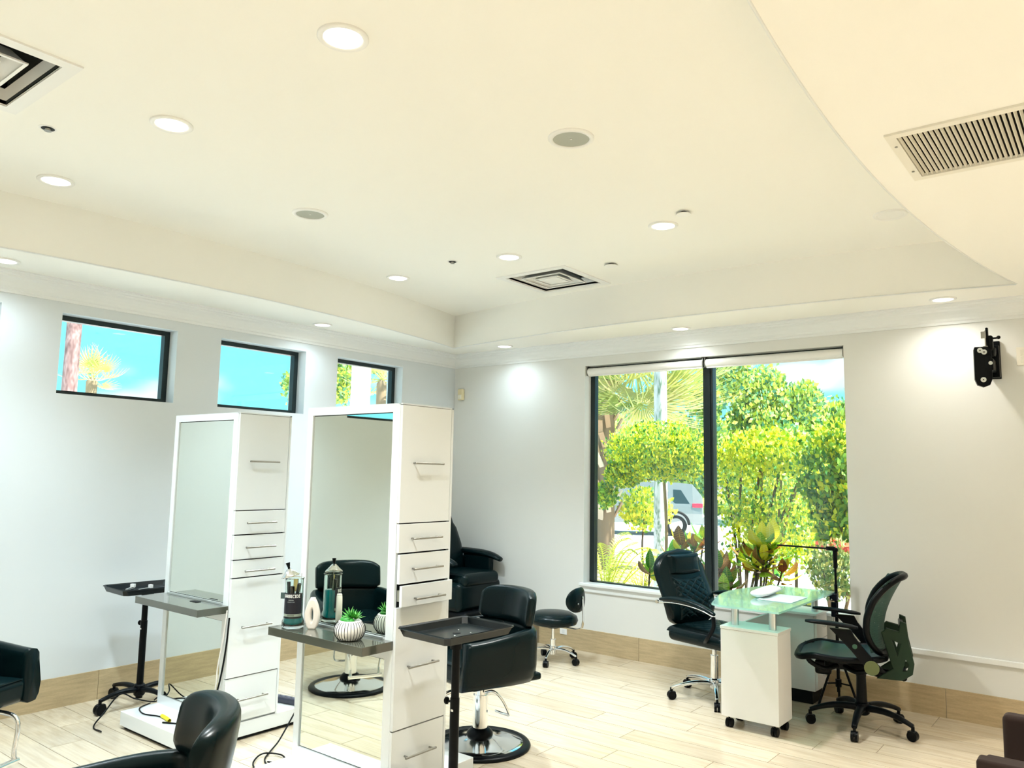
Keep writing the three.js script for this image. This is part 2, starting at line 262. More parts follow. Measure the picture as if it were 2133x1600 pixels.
function diffuser(x, z, s, label) {
  const d = thing('air_vent', label, 'air vent', [x, YC, z], 0, 'square ceiling air vents'), h = s / 2, R2 = Math.SQRT2;
  const sq = (a) => rect(-a, a, -a, a), fr = (a, b, h0, h1) => new THREE.CylinderGeometry(b * R2, a * R2, h1 - h0, 4, 1, true).rotateY(Math.PI / 4).translate(0, (h0 + h1) / 2, 0);
  const two = new THREE.MeshStandardMaterial({ color: M.whitePl.color, roughness: 0.4, side: THREE.DoubleSide });
  obj('flange', slabY(sq(h), -0.008, 0, [sq(h - 0.055)]), M.whitePl, d);
  obj('outer_cone', fr(h - 0.055, h - 0.072, -0.004, 0.06), two, d);
  obj('middle_cone', [fr(h - 0.145, h - 0.19, -0.004, 0.05), slabY(sq(h - 0.14), -0.008, -0.002, [sq(h - 0.153)])], two, d);
  obj('inner_cone', [fr(h - 0.215, h - 0.25, -0.004, 0.04), slabY(sq(h - 0.21), -0.008, -0.002, [sq(h - 0.222)])], two, d);
  obj('centre_plate', [slabY(sq(h - 0.24), -0.006, -0.001), fr(h - 0.24, h - 0.27, -0.006, 0.03)], two, d);
  obj('plenum', [span(-h + 0.05, h - 0.05, 0.33, 0.34, -h + 0.05, h - 0.05), ...[-1, 1].flatMap((k) => [span(k > 0 ? h - 0.06 : -h + 0.05, k > 0 ? h - 0.05 : -h + 0.06, 0.0, 0.34, -h + 0.05, h - 0.05), span(-h + 0.05, h - 0.05, 0.0, 0.34, k > 0 ? h - 0.06 : -h + 0.05, k > 0 ? h - 0.05 : -h + 0.06)])], mat([0.03, 0.035, 0.03], 0.8), d);
  for (const [i, k] of [[1, 1], [-1, 1], [1, -1]]) obj('hanger', rod([i * (h - 0.1), 0.02, k * (h - 0.1)], [i * (h - 0.2), 0.2, k * (h - 0.2)], 0.006), M.alu, d);
}
diffuser(...DIFF[0], 'square ceiling vent of nested white cones by the room corner'); diffuser(...DIFF[1], 'square ceiling vent near the open sprinkler hole');
{
  const x0 = -0.607, x1 = 0.0, z0 = -3.335, z1 = -2.832, g = thing('return_grille', 'long white return air grille with thin dark slots in the soffit', 'air grille', [(x0 + x1) / 2, YS, (z0 + z1) / 2]), w = x1 - x0, d = z1 - z0;
  const o = rect(-w / 2, w / 2, -d / 2, d / 2), ih = rect(-w / 2 + 0.032, w / 2 - 0.032, -d / 2 + 0.034, d / 2 - 0.034);
  obj('flange', slabY(o, -0.008, 0, [ih]), mat([0.80, 0.78, 0.70], 0.45), g);
  const sl = bx(0.0115, 0.0022, d - 0.06).rotateZ(0.95), m = mat([0.80, 0.77, 0.66], 0.45);
  for (let x = -w / 2 + 0.038; x < w / 2 - 0.03; x += 0.0163) obj('slat', sl, m, g).position.set(x, 0.001, 0);
  obj('duct', [span(-w / 2 + 0.03, w / 2 - 0.03, 0.3, 0.31, -d / 2 + 0.03, d / 2 - 0.03), ...[-1, 1].flatMap((k) => [span(-0.004, 0.004, 0.004, 0.3, -d / 2 + 0.035, d / 2 - 0.035).translate(k * (w / 2 - 0.036), 0, 0), span(-w / 2 + 0.035, w / 2 - 0.035, 0.004, 0.3, -0.004, 0.004).translate(0, 0, k * (d / 2 - 0.038))])], mat([0.035, 0.03, 0.022], 0.9), g);
  for (const k of [-1, 1]) obj('screw', cy(0.005, 0.005, 0.003, -w / 2 + 0.016, -0.009, k * 0.14, 10), M.steel, g);
}
// ---------------------------------------------------------------- styling stations
function station(cx, label, open) {
  const s = thing('styling_station', label, 'styling station', [cx, 0, -2.78], 0, 'white styling stations with tall mirrors');
  obj('plinth', span(-0.335, 0.335, 0, 0.022, -0.385, 0.385), M.gap, s);
  obj('platform', span(-0.355, 0.355, 0.02, 0.1, -0.405, 0.405, 0.003), M.whiteGloss, s);
  obj('carcass', span(-0.36, 0.34, 0.1, 1.87, -0.18, 0.166, 0.002), M.whiteGloss, s);
  obj('side_stile', [span(0.338, 0.36, 0.1, 1.87, -0.18, -0.167), span(0.338, 0.36, 1.864, 1.87, -0.18, 0.18)], M.whiteGloss, s);
  obj('dark_side_backing', span(0.3395, 0.342, 0.108, 1.864, -0.168, 0.166), M.gap, s);  // black sheet paints the shade in the gaps between doors
  obj('dark_front_backing', span(-0.33, 0.305, 0.145, 1.835, 0.164, 0.1685), M.gap, s);  // black sheet puts a painted shade line around the mirrors
  const mx = [-0.318, 0.294], up = [0.772, 1.828], lo = [0.152, 0.674];
  obj('mirror_frame', extr(rect(-0.36, 0.345, 0.1, 1.87), 0.014, [rect(...mx, ...up), rect(...mx, ...lo)]).translate(0, 0, 0.166), M.whiteGloss, s);
  obj('upper_mirror', span(mx[0] + 0.004, mx[1] - 0.004, up[0] + 0.004, up[1] - 0.004, 0.167, 0.172), M.mirror, s);
  obj('lower_mirror', span(mx[0] + 0.004, mx[1] - 0.004, lo[0] + 0.004, lo[1] - 0.004, 0.167, 0.172), M.mirror, s);
  const sh = obj('shelf', span(-0.352, 0.348, 0.722, 0.762, 0.178, 0.367, 0.002), M.shelf, s);
  obj('mirror_rail', span(-0.314, 0.29, 0.762, 0.774, 0.178, 0.19, 0.002), M.alu, s);
  obj('socket_plate', rb(0.07, 0.004, 0.035, 0.002, 0.08, 0.763, 0.225), M.dark, sh);
  [['door', 1.302, 1.862, 1.585], ['drawer', 1.163, 1.297, 1.228], ['drawer', 1.021, 1.157, 1.088], ['drawer', 0.919, 1.015, 0.953], ['door', 0.362, 0.912, 0.637], ['drawer', 0.112, 0.356, 0.235]].forEach(([n, a, b, h], i) => {
    const f = obj(n, span(0.343, 0.36, a, b, -0.165, 0.178, 0.0015), M.whiteGloss, s); f.position.x = open[i] || 0;
    obj('bar_handle', [rod([0.388, h, -0.088], [0.388, h, 0.112], 0.0055), rod([0.358, h, -0.07], [0.388, h, -0.07], 0.0045), rod([0.358, h, 0.094], [0.388, h, 0.094], 0.0045)], M.steel, f);
    if (open[i] > 0.01) obj('drawer_box', span(0.20, 0.343, a + 0.02, b - 0.025, -0.15, 0.16), M.grilleGrey, f);
  });
  return s;
}
station(-4.425, 'white mirrored styling station with a bare grey shelf', [0, 0.002, 0.004, 0.006, 0.004, 0]);
station(-3.07, 'white mirrored styling station with a jar, vase and plant on its shelf', [0, 0.003, 0.014, 0.034, 0.002, 0]);

// ---------------------------------------------------------------- things on the shelf
{
  const p = [-3.325, 0.762, -2.487], j = thing('disinfectant_jar', 'tall glass jar of teal liquid with dark label, combs and tilted lid', 'jar', p, 0.62);
  const gl = mat([0.9, 1, 0.98], 0.02, 0, { transmission: 1, thickness: 0.004, ior: 1.45 });
  obj('glass', lathe([[0.052, 0.002], [0.055, 0.008], [0.054, 0.03], [0.047, 0.05], [0.045, 0.06], [0.045, 0.235], [0.049, 0.242], [0.046, 0.242], [0.042, 0.232], [0.042, 0.06], [0.046, 0.045], [0.05, 0.03], [0.05, 0.012], [0, 0.01]], 40), gl, j);
  obj('liquid', lathe([[0, 0.013], [0.048, 0.013], [0.0485, 0.03], [0.044, 0.048], [0.041, 0.062], [0.041, 0.158], [0, 0.158]], 36), mat([0.0, 0.42, 0.46], 0.05, 0, { transmission: 0.5, thickness: 0.02, ior: 1.33, attenuationColor: C(0.0, 0.5, 0.55), attenuationDistance: 0.06 }), j);
  const tex = canvasTex(512, 512, (g, w, h) => {
    g.fillStyle = '#0a0d1c'; g.fillRect(0, 0, w, h); g.fillStyle = '#e9ece8'; g.textAlign = 'center'; g.font = 'bold 74px sans-serif'; g.save(); g.translate(w / 2, 92); g.scale(1, 1.25); g.fillText('BARBICIDE', 0, 0, 490); g.restore();
    g.fillStyle = '#aeb8b4'; g.font = 'bold 24px sans-serif'; g.fillText('HOSPITAL', w / 2, 146); g.fillText('\u2605', 90, 148); g.fillText('\u2605', w - 90, 148); g.font = '24px sans-serif'; g.fillText('DISINFECTANT', w / 2, 186);
    g.fillStyle = '#8f9a8c'; g.fillRect(0, 420, w, 54); g.fillStyle = '#6d7769'; g.fillRect(180, 430, 150, 34);
  });
  obj('printed_label', new THREE.CylinderGeometry(0.0456, 0.0456, 0.122, 40, 1, true, -1.35, 2.7).translate(0, 0.109, 0), new THREE.MeshStandardMaterial({ map: tex, roughness: 0.4, side: THREE.DoubleSide }), j);
  obj('comb', [rod([-0.014, 0.02, 0.01], [-0.028, 0.222, 0.006], 0.008, 0.009), rod([0.0, 0.02, -0.01], [-0.008, 0.2, 0.012], 0.01, 0.012)], M.black, j);
  obj('hair_brush', [rod([0.005, 0.1, 0], [0.028, 0.215, 0.012], 0.009, 0.01), rb(0.02, 0.05, 0.008, 0.003, 0.002, 0.2, -0.02)], M.leatherNavy, j);
  obj('wooden_pick', rb(0.02, 0.06, 0.006, 0.002, 0.006, 0.205, 0.004), mat([0.62, 0.48, 0.16], 0.5), j);
  obj('metal_pick', rod([0.03, 0.15, 0.0], [0.034, 0.265, 0.0], 0.0012), M.steel, j);
  const lid = obj('lid', lathe([[0, 0.036], [0.012, 0.034], [0.03, 0.014], [0.043, 0.002], [0.046, -0.004], [0.042, -0.006], [0, -0.004]], 32), M.chrome, j); lid.position.set(-0.022, 0.252, 0.004); lid.rotation.z = 0.26;
  obj('lid_knob', [cy(0.006, 0.006, 0.014, 0, 0.04, 0, 12), cy(0.007, 0.011, 0.02, 0, 0.055, 0, 14)], M.black, lid);
  obj('side_tag', rb(0.028, 0.03, 0.002, 0.001, -0.054, 0.152, 0.0), mat([0.05, 0.09, 0.09], 0.5), j);
}
{
  const vz = thing('bud_vase', 'small white teardrop ceramic vase with a slit through it', 'vase', [-3.222, 0.762, -2.525], 0.62);
  const out = [], N = 44; for (let i = 0; i < N; i++) { const a = i / N * 2 * Math.PI, s = Math.sin(a), w = 0.036 * (1 - 0.33 * Math.max(0, s)); out.push([Math.cos(a) * w * (s > 0.95 ? 0.8 : 1), 0.072 + s * 0.072]); }
  const slit = []; for (let i = 0; i < 20; i++) { const a = i / 20 * 2 * Math.PI; slit.push([Math.cos(a) * 0.0135, 0.066 + Math.sin(a) * 0.042]); }
  const cer = mat([0.80, 0.73, 0.66], 0.55);
  obj('body', extr(out.map(([x, y]) => [x * 0.85, clamp(y, 0.006, 0.14)]), 0.014, [slit], 0.007).translate(0, 0, -0.007), cer, vz);
  obj('mouth', [lathe([[0.012, 0.134], [0.014, 0.146], [0.0115, 0.152], [0.008, 0.15], [0.008, 0.136]], 20)], cer, vz);
}
{
  const pt = thing('potted_succulent', 'small spiky green plant in a white pot with thin dark stripes', 'potted plant', [-2.895, 0.762, -2.487]);
  const ridge = mat([0.84, 0.83, 0.79], 0.5), prof = [[0.035, 0.0], [0.052, 0.004], [0.066, 0.022], [0.072, 0.046], [0.066, 0.07], [0.052, 0.086], [0.047, 0.09], [0.043, 0.086], [0.043, 0.07], [0, 0.07]];
  obj('pot', lathe(prof, 56), ridge, pt);
  const rib = [[0.053, 0.004], [0.0668, 0.022], [0.0728, 0.046], [0.0668, 0.07], [0.053, 0.0855]];
  for (let i = 0; i < 30; i++) { const a = i / 30 * 2 * Math.PI; const o = obj('stripe', new THREE.TubeGeometry(new THREE.CatmullRomCurve3(rib.map(([r, y]) => V(r, y, 0))), 14, 0.0012, 5), M.dark, pt); o.rotation.y = a; }
  const gm = [mat([0.03, 0.28, 0.03], 0.5, 0, { side: THREE.DoubleSide }), mat([0.09, 0.42, 0.05], 0.5, 0, { side: THREE.DoubleSide }), mat([0.22, 0.50, 0.12], 0.5, 0, { side: THREE.DoubleSide })];
  obj('moss', [sph(0.03, -0.012, 0.088, 0.01, 1.1, 0.7, 1), sph(0.022, 0.016, 0.085, 0.014, 1, 0.7, 1), sph(0.02, -0.03, 0.088, 0.0, 1, 0.8, 1)], gm[0], pt);
  const leafG = (l, w) => sheet(2, 6, (u, v) => { const k = Math.sin(Math.PI * Math.min(1, 0.25 + v * 0.75)) * w * (1 - v * 0.15); return [(u - 0.5) * 2 * k, v * l, Math.abs(u - 0.5) * k * 0.9 + 0.25 * l * v * v]; });
  for (let i = 0; i < 64; i++) {
    const head = i % 3, c = [[0.012, 0.1, 0.0], [-0.014, 0.096, -0.008], [0.022, 0.094, -0.014]][head], k = Math.floor(i / 3) / 22, l = rr(0.036, 0.056);
    const o = obj('leaf', leafG(l, 0.0045), gm[Math.min(2, Math.floor(rnd() * 2.6))], pt); o.position.set(...c); o.rotation.set(0.15 + k * 1.15, i * 2.4, 0, 'YXZ');
  }
}
// ---------------------------------------------------------------- tray trolleys
function casterGeo(r = 0.026) { return [cy(r, r, 0.016, 0, 0, 0, 20).rotateZ(Math.PI / 2).translate(-0.011, r, 0), cy(r, r, 0.016, 0, 0, 0, 20).rotateZ(Math.PI / 2).translate(0.011, r, 0), rb(0.034, r * 0.9, r * 1.7, 0.008, 0, r * 1.45, -0.003), cy(0.006, 0.006, r * 1.2, 0, r * 2.2, 0.006, 10)]; }
function star(parent, r, legM, casterM, turn, legs, { y = 0.095, tip = 0.072, w = 0.026, cr = 0.027, hub = 0.04, round = true } = {}) {
  const leg = loft(Array.from({ length: 9 }, (_, i) => { const t = i / 8, z = lerp(hub * 0.6, r, t), yy = lerp(y, tip, t * t) + Math.sin(t * Math.PI) * 0.012, hw = lerp(w, w * 0.55, t), hh = lerp(w * 0.75, w * 0.5, t); return Array.from({ length: 10 }, (_, k) => { const a = k / 10 * 2 * Math.PI; return [Math.cos(a) * hw * 0.62, yy + Math.sin(a) * hh * 0.62, z]; }); }));
  const cg = J(...casterGeo(cr).map((g) => g.translate(0, 0, r - 0.004)), cy(0.009, 0.009, Math.max(0.02, tip - cr * 1.8), 0, (tip + cr * 1.8) / 2, r - 0.004, 10));
  for (let i = 0; i < legs; i++) { const a = turn + i / legs * 2 * Math.PI, l = obj('leg', leg, legM, parent), c = obj('caster', cg, casterM, parent); l.rotation.y = c.rotation.y = a; }
  obj('hub', lathe([[0, y - 0.04], [hub * 0.8, y - 0.04], [hub, y - 0.03], [hub, y + 0.02], [hub * 0.8, y + 0.035], [0, y + 0.035]], 24), legM, parent);
}
function trolley(p, turn, H, trayTurn, label, legTurn) {
  const s = thing('tool_trolley', label, 'trolley', p, turn, 'black rolling tool trolleys');
  star(s, 0.27, M.black, M.black, legTurn, 4, { y: 0.1, tip: 0.085, w: 0.04, cr: 0.034, hub: 0.035 });
  obj('pole', cy(0.0215, 0.0215, 0.49, 0, 0.29, 0), M.black, s);
  obj('inner_pole', cy(0.0185, 0.0185, H - 0.5, 0, (H + 0.5) / 2, 0), M.black, s);
  const k = obj('clamp_knob', [rod([-0.02, 0.515, 0], [-0.045, 0.515, 0], 0.005), sph(0.016, -0.05, 0.515, 0, 0.7, 1, 1), rod([-0.05, 0.53, 0], [-0.05, 0.5, 0], 0.008)], M.black, s);
  obj('size_sticker', rb(0.014, 0.009, 0.001, 0.0004, 0.003, 0.485, 0.0215), M.whitePl, s);
  const w = 0.165, d = 0.213, ring = (a, b, y) => [[-a + 0.02, y, -b], [a - 0.02, y, -b], [a, y, -b + 0.02], [a, y, b - 0.02], [a - 0.02, y, b], [-a + 0.02, y, b], [-a, y, b - 0.02], [-a, y, -b + 0.02]];
  const t = obj('tray', loft([ring(w - 0.02, d - 0.02, H - 0.004), ring(w - 0.016, d - 0.016, H - 0.002), ring(w - 0.004, d - 0.004, H + 0.024), ring(w + 0.004, d + 0.004, H + 0.03), ring(w + 0.006, d + 0.006, H + 0.026), ring(w, d, H + 0.022), ring(w - 0.012, d - 0.012, H - 0.008), ring(w - 0.02, d - 0.02, H - 0.01)]).toNonIndexed(), mat([0.006, 0.01, 0.012], 0.22, 0, { specularIntensity: 0.6 }), s);
  t.geometry.computeVertexNormals(); t.rotation.y = trayTurn;
  obj('tray_floor', rb((w - 0.022) * 2, 0.004, (d - 0.022) * 2, 0.001, 0, H - 0.003, 0), t.material, s).rotation.y = trayTurn;
  obj('tray_mount', [rb(0.1, 0.02, 0.06, 0.004, 0, H - 0.02, 0), cy(0.026, 0.026, 0.05, 0, H - 0.045, 0)], M.black, s);
  obj('rivet', [sph(0.0045, 0.04, H, 0.05, 1, 0.5, 1, 8), sph(0.0045, -0.04, H, -0.05, 1, 0.5, 1, 8), sph(0.0045, 0.04, H, -0.05, 1, 0.5, 1, 8)], M.chrome, s).rotation.y = trayTurn;
  return s;
}
trolley([-5.155, 0, -2.675], 0, 0.735, -0.06, 'black rolling tool trolley holding two hair clips, by the taupe skirting', 0.14);
trolley([-2.445, 0, -2.73], 0, 0.82, -0.07, 'black rolling tool trolley with an empty tray beside the drawers', 0.785);
for (const [x, z, a, l] of [[-5.22, -2.6, 0.6, 'silver hair clip lying on the black tray'], [-5.13, -2.66, 0.0, 'silver hair clip with a white square end on the black tray']]) {
  const c = thing('hair_clip', l, 'hair clip', [x, 0.735, z], a, 'hair clips on the tray');
  obj('jaw', [rb(0.014, 0.004, 0.1, 0.002, 0, 0.004, 0), rb(0.012, 0.004, 0.09, 0.002, 0, 0.012, 0.004).rotateX(0.06)], M.chrome, c); obj('grip', rb(0.03, 0.022, 0.02, 0.003, 0, 0.022, -0.03), M.whitePl, c);
}
// ---------------------------------------------------------------- styling chairs
function stylingChair(p, turn, label) {
  const s = thing('styling_chair', label, 'styling chair', p, turn, 'black tub styling chairs');
  obj('base_rim', lathe([[0.245, 0.004], [0.288, 0.0], [0.292, 0.008], [0.284, 0.02], [0.262, 0.027], [0.246, 0.022]], 56), M.black, s);
  obj('base_plate', lathe([[0, 0.06], [0.075, 0.058], [0.09, 0.05], [0.14, 0.036], [0.2, 0.027], [0.252, 0.022], [0.252, 0.004]], 56), M.chrome, s);
  obj('column_collar', lathe([[0.075, 0.05], [0.074, 0.075], [0.055, 0.095], [0.046, 0.1]], 32), M.black, s);
  obj('column', [cy(0.043, 0.043, 0.2, 0, 0.18, 0, 32), cy(0.034, 0.034, 0.12, 0, 0.32, 0, 32)], M.chrome, s);
  obj('pump_lever', tube([[0.045, 0.3, 0], [0.085, 0.31, -0.03], [0.1, 0.26, -0.08], [0.085, 0.17, -0.14], [0.03, 0.15, -0.16], [-0.06, 0.15, -0.15]], 0.007, 40), M.chrome, s);
  obj('seat_plate', [rb(0.3, 0.035, 0.3, 0.01, 0, 0.362, 0)], M.black, s);
  const path = new THREE.CatmullRomCurve3([[0.285, 0.285], [0.302, 0.12], [0.298, -0.06], [0.255, -0.2], [0.14, -0.272], [0, -0.29], [-0.14, -0.272], [-0.255, -0.2], [-0.298, -0.06], [-0.302, 0.12], [-0.285, 0.285]].map(([x, z]) => V(x, 0, z)), false, 'centripetal');
  const N = 48, secs = [];
  for (let i = 0; i <= N; i++) {
    const q = i / N, P = path.getPointAt(q), Tn = path.getTangentAt(q), nx = Tn.z, nz = -Tn.x, e = Math.min(q, 1 - q), yt = 0.635 + 0.035 * sstep(0, 0.3, e), fr = sstep(0.06, 0, e), yb = 0.385 - 0.01 * sstep(0.1, 0.4, e);
    secs.push([[-0.05, yb], [-0.022, yb + 0.004], [-0.006, yb + 0.035], [0.0, yb + 0.09], [0.002, yt - 0.06], [-0.002, yt - 0.022], [-0.016, yt - 0.004], [-0.036, yt], [-0.056, yt - 0.006], [-0.068, yt - 0.03], [-0.074, 0.5], [-0.074, yb + 0.02], [-0.066, yb]].map(([o, y]) => [P.x + nx * o * -1, y, P.z + nz * o * -1 + (y < 0.5 ? fr * 0.02 : 0)]));
  }
  obj('tub_shell', loft(secs), M.leather, s);
  obj('tub_floor', rb(0.5, 0.04, 0.5, 0.015, 0, 0.4, 0.0), M.leather, s);
  obj('seat_cushion', rb(0.455, 0.115, 0.5, 0.035, 0, 0.447, 0.035, 4), M.leather, s);
  obj('piping', tube([[-0.2, 0.5, 0.275], [0, 0.502, 0.283], [0.2, 0.5, 0.275]], 0.004, 20, 6), M.leather, s);
  const ps = [], n = 24;
  for (let i = 0; i <= n; i++) { const u = i / n * 2 - 1, e = Math.pow(Math.abs(u), 8), x = u * 0.24, zc = -0.255 + 0.085 * u * u, hh = 0.1 * (1 - 0.28 * e), th = 0.042 * (1 - 0.35 * e), yc = 0.766;
    ps.push(Array.from({ length: 20 }, (_, k) => { const a = k / 20 * 2 * Math.PI, c = Math.cos(a), d = Math.sin(a), sc = (v, q) => Math.sign(v) * Math.pow(Math.abs(v), q); const y = sc(d, 0.45) * hh, z = sc(c, 0.6) * th; return [x, yc + y - Math.abs(u) ** 3 * 0.012, zc + z - y * 0.16]; })); }
  obj('back_pad', loft(ps), M.leather, s);
  for (const x of [-0.17, -0.03, 0.03, 0.17]) obj('chrome_peg', rod([x, 0.635, -0.25 + x * x * 1.4], [x, 0.69, -0.245 + x * x * 1.4], 0.006), M.chrome, s);
  obj('footrest', [tube([[-0.12, 0.37, 0.2], [-0.12, 0.34, 0.34], [-0.1, 0.2, 0.36], [-0.1, 0.16, 0.37]], 0.011, 24), tube([[0.12, 0.37, 0.2], [0.12, 0.34, 0.34], [0.1, 0.2, 0.36], [0.1, 0.16, 0.37]], 0.011, 24), rod([-0.115, 0.16, 0.37], [0.115, 0.16, 0.37], 0.013)], M.chrome, s);
  return s;
}
stylingChair([-3.0, 0, -3.57], -0.27, 'black tub styling chair standing behind the station with the plant');
stylingChair([-4.476, 0, -1.348], 2.016, 'black tub styling chair in front of the bare shelf station, mirrored beside it');
stylingChair([-2.24, 0, -1.13], -0.47, 'black tub styling chair with only its back pad and one arm showing');
// ---------------------------------------------------------------- manicure table and what belongs to it
{
  const d = thing('manicure_table', 'white manicure table with a frosted aqua glass top on metal posts', 'table', [-1.9, 0, -5.2]);
  const X = (x) => x + 1.9, Z = (z) => z + 5.2;
  obj('pedestal', span(X(-2.085), X(-1.722), 0.068, 0.596, Z(-5.05), Z(-4.82), 0.003), M.whiteLam, d);
  obj('pedestal_top', span(X(-2.088), X(-1.719), 0.597, 0.615, Z(-5.053), Z(-4.817), 0.003), M.whiteLam, d);
  const cab = obj('drawer_cabinet', span(X(-2.06), X(-1.775), 0.09, 0.6, Z(-5.93), Z(-5.68), 0.003), M.plPanel, d);
  obj('cabinet_top', span(X(-2.07), X(-1.75), 0.6, 0.618, Z(-5.94), Z(-5.66), 0.003), M.whiteLam, d);
  obj('cabinet_plinth', span(X(-2.04), X(-1.80), 0.0, 0.09, Z(-5.91), Z(-5.70)), M.dark, d);
  for (const [a, b] of [[0.1, 0.265], [0.27, 0.43], [0.435, 0.595]]) { const f = obj('drawer', span(X(-1.775), X(-1.76), a, b, Z(-5.925), Z(-5.69), 0.002), M.whiteLam, d); obj('knob', [rod([X(-1.76), (a + b) / 2, Z(-5.81)], [X(-1.742), (a + b) / 2, Z(-5.81)], 0.005), rod([X(-1.742), (a + b) / 2, Z(-5.83)], [X(-1.742), (a + b) / 2, Z(-5.79)], 0.005)], M.chrome, f); }
  obj('back_panel', span(X(-2.06), X(-2.045), 0.30, 0.6, Z(-5.68), Z(-5.05)), M.whiteLam, d);
  for (const [x, z] of [[-2.02, -4.9], [-1.78, -4.9], [-2.02, -5.76], [-1.79, -5.76]]) obj('post', cy(0.023, 0.023, 0.14, X(x), 0.685, Z(z), 20), M.alu, d);
  // glass with a bowed client side
  const top = [[-1.655, -4.66], [-1.655, -5.80], [-2.12, -5.80]]; for (let i = 0; i <= 14; i++) { const t = i / 14; top.push([-2.12 - Math.sin(t * Math.PI) * 0.10, lerp(-5.74, -4.80, t)]); } top.push([-2.09, -4.70], [-2.03, -4.66]);
  obj('glass_top', slabY(top.map(([x, z]) => [X(x), Z(z)]), 0.753, 0.765), M.glassTop, d);
  for (const [x, z] of [[-2.045, -4.855], [-1.76, -4.855], [-1.76, -5.02], [-2.045, -5.02]]) obj('caster', J(...casterGeo(0.026)).translate(X(x), 0, Z(z)), M.black, d);
}
{
  const c = thing('hand_rest', 'white padded hand rest lying on the glass table top', 'cushion', [-1.955, 0.766, -5.27], 0.06);
  obj('pad', loft(Array.from({ length: 13 }, (_, i) => { const t = i / 12, z = lerp(-0.2, 0.2, t), k = 1 - Math.abs(2 * t - 1) ** 6 * 0.35; return Array.from({ length: 16 }, (_, q) => { const a = q / 16 * 2 * Math.PI; return [Math.cos(a) * 0.06 * k, 0.028 + Math.sin(a) * (Math.sin(a) > 0 ? 0.02 : 0.026) * k, z]; }); })), mat([0.83, 0.82, 0.85], 0.45), c);
  obj('pad_seam', tube([[0.06, 0.028, -0.17], [0.061, 0.028, 0], [0.06, 0.028, 0.17]], 0.003, 14, 6), mat([0.7, 0.7, 0.74], 0.5), c);
  tag(obj('table_mat', span(-0.11, 0.11, 0, 0.003, -0.16, 0.16, 0.001).translate(-1.82, 0.766, -5.2), mat([0.62, 0.80, 0.80], 0.4)), 'thin pale aqua mat beside the hand rest on the glass top', 'mat');
}
{ // tripod lamp standing at the end of the table
  const b = [-1.642, 0, -5.755], l = thing('tripod_lamp', 'black tripod lamp with a thin horizontal arm over the table', 'lamp', b, 0);
  obj('pole', [cy(0.011, 0.011, 0.72, 0, 0.36 + 0.1, 0, 14), cy(0.008, 0.008, 0.2, 0, 0.88, 0, 12), rod([0, 0.93, 0], [0.0, 1.05, 0], 0.013, 0.016)], M.black, l);
  for (let i = 0; i < 3; i++) { const a = -0.785 + i * 2.094, o = obj('leg', [rod([0, 0.36, 0.012], [0, 0.012, 0.15], 0.008), rod([0, 0.16, 0.01], [0, 0.16, 0.09], 0.005), sph(0.012, 0, 0.012, 0.15, 1, 1, 1, 10)], M.black, l); o.rotation.y = a; }
  obj('leg_collar', [rb(0.05, 0.07, 0.05, 0.01, 0, 0.37, 0), cy(0.02, 0.02, 0.05, 0, 0.16, 0, 14)], M.black, l);
  obj('light_bar', [rb(0.36, 0.011, 0.03, 0.004, -0.215, 1.062, 0.02)], M.black, l);
  obj('hinge', [rb(0.06, 0.026, 0.03, 0.006, -0.025, 1.064, 0.01), sph(0.017, 0.005, 1.055, 0, 1, 1, 1, 12)], M.black, l);
  obj('clamp', [rb(0.05, 0.05, 0.05, 0.008, -0.012, 0.735, 0.01), rb(0.036, 0.1, 0.03, 0.006, -0.012, 0.65, 0.012), rod([-0.055, 0.742, 0.02], [-0.02, 0.742, 0.02], 0.009)], M.leatherNavy, l);
  obj('clamp_screw', [sph(0.006, -0.02, 0.72, 0.04, 1, 1, 1, 8), sph(0.005, -0.012, 0.66, 0.032, 1, 1, 1, 8), rod([-0.02, 0.6, 0.012], [-0.02, 0.57, 0.012], 0.004)], M.chrome, l);
}
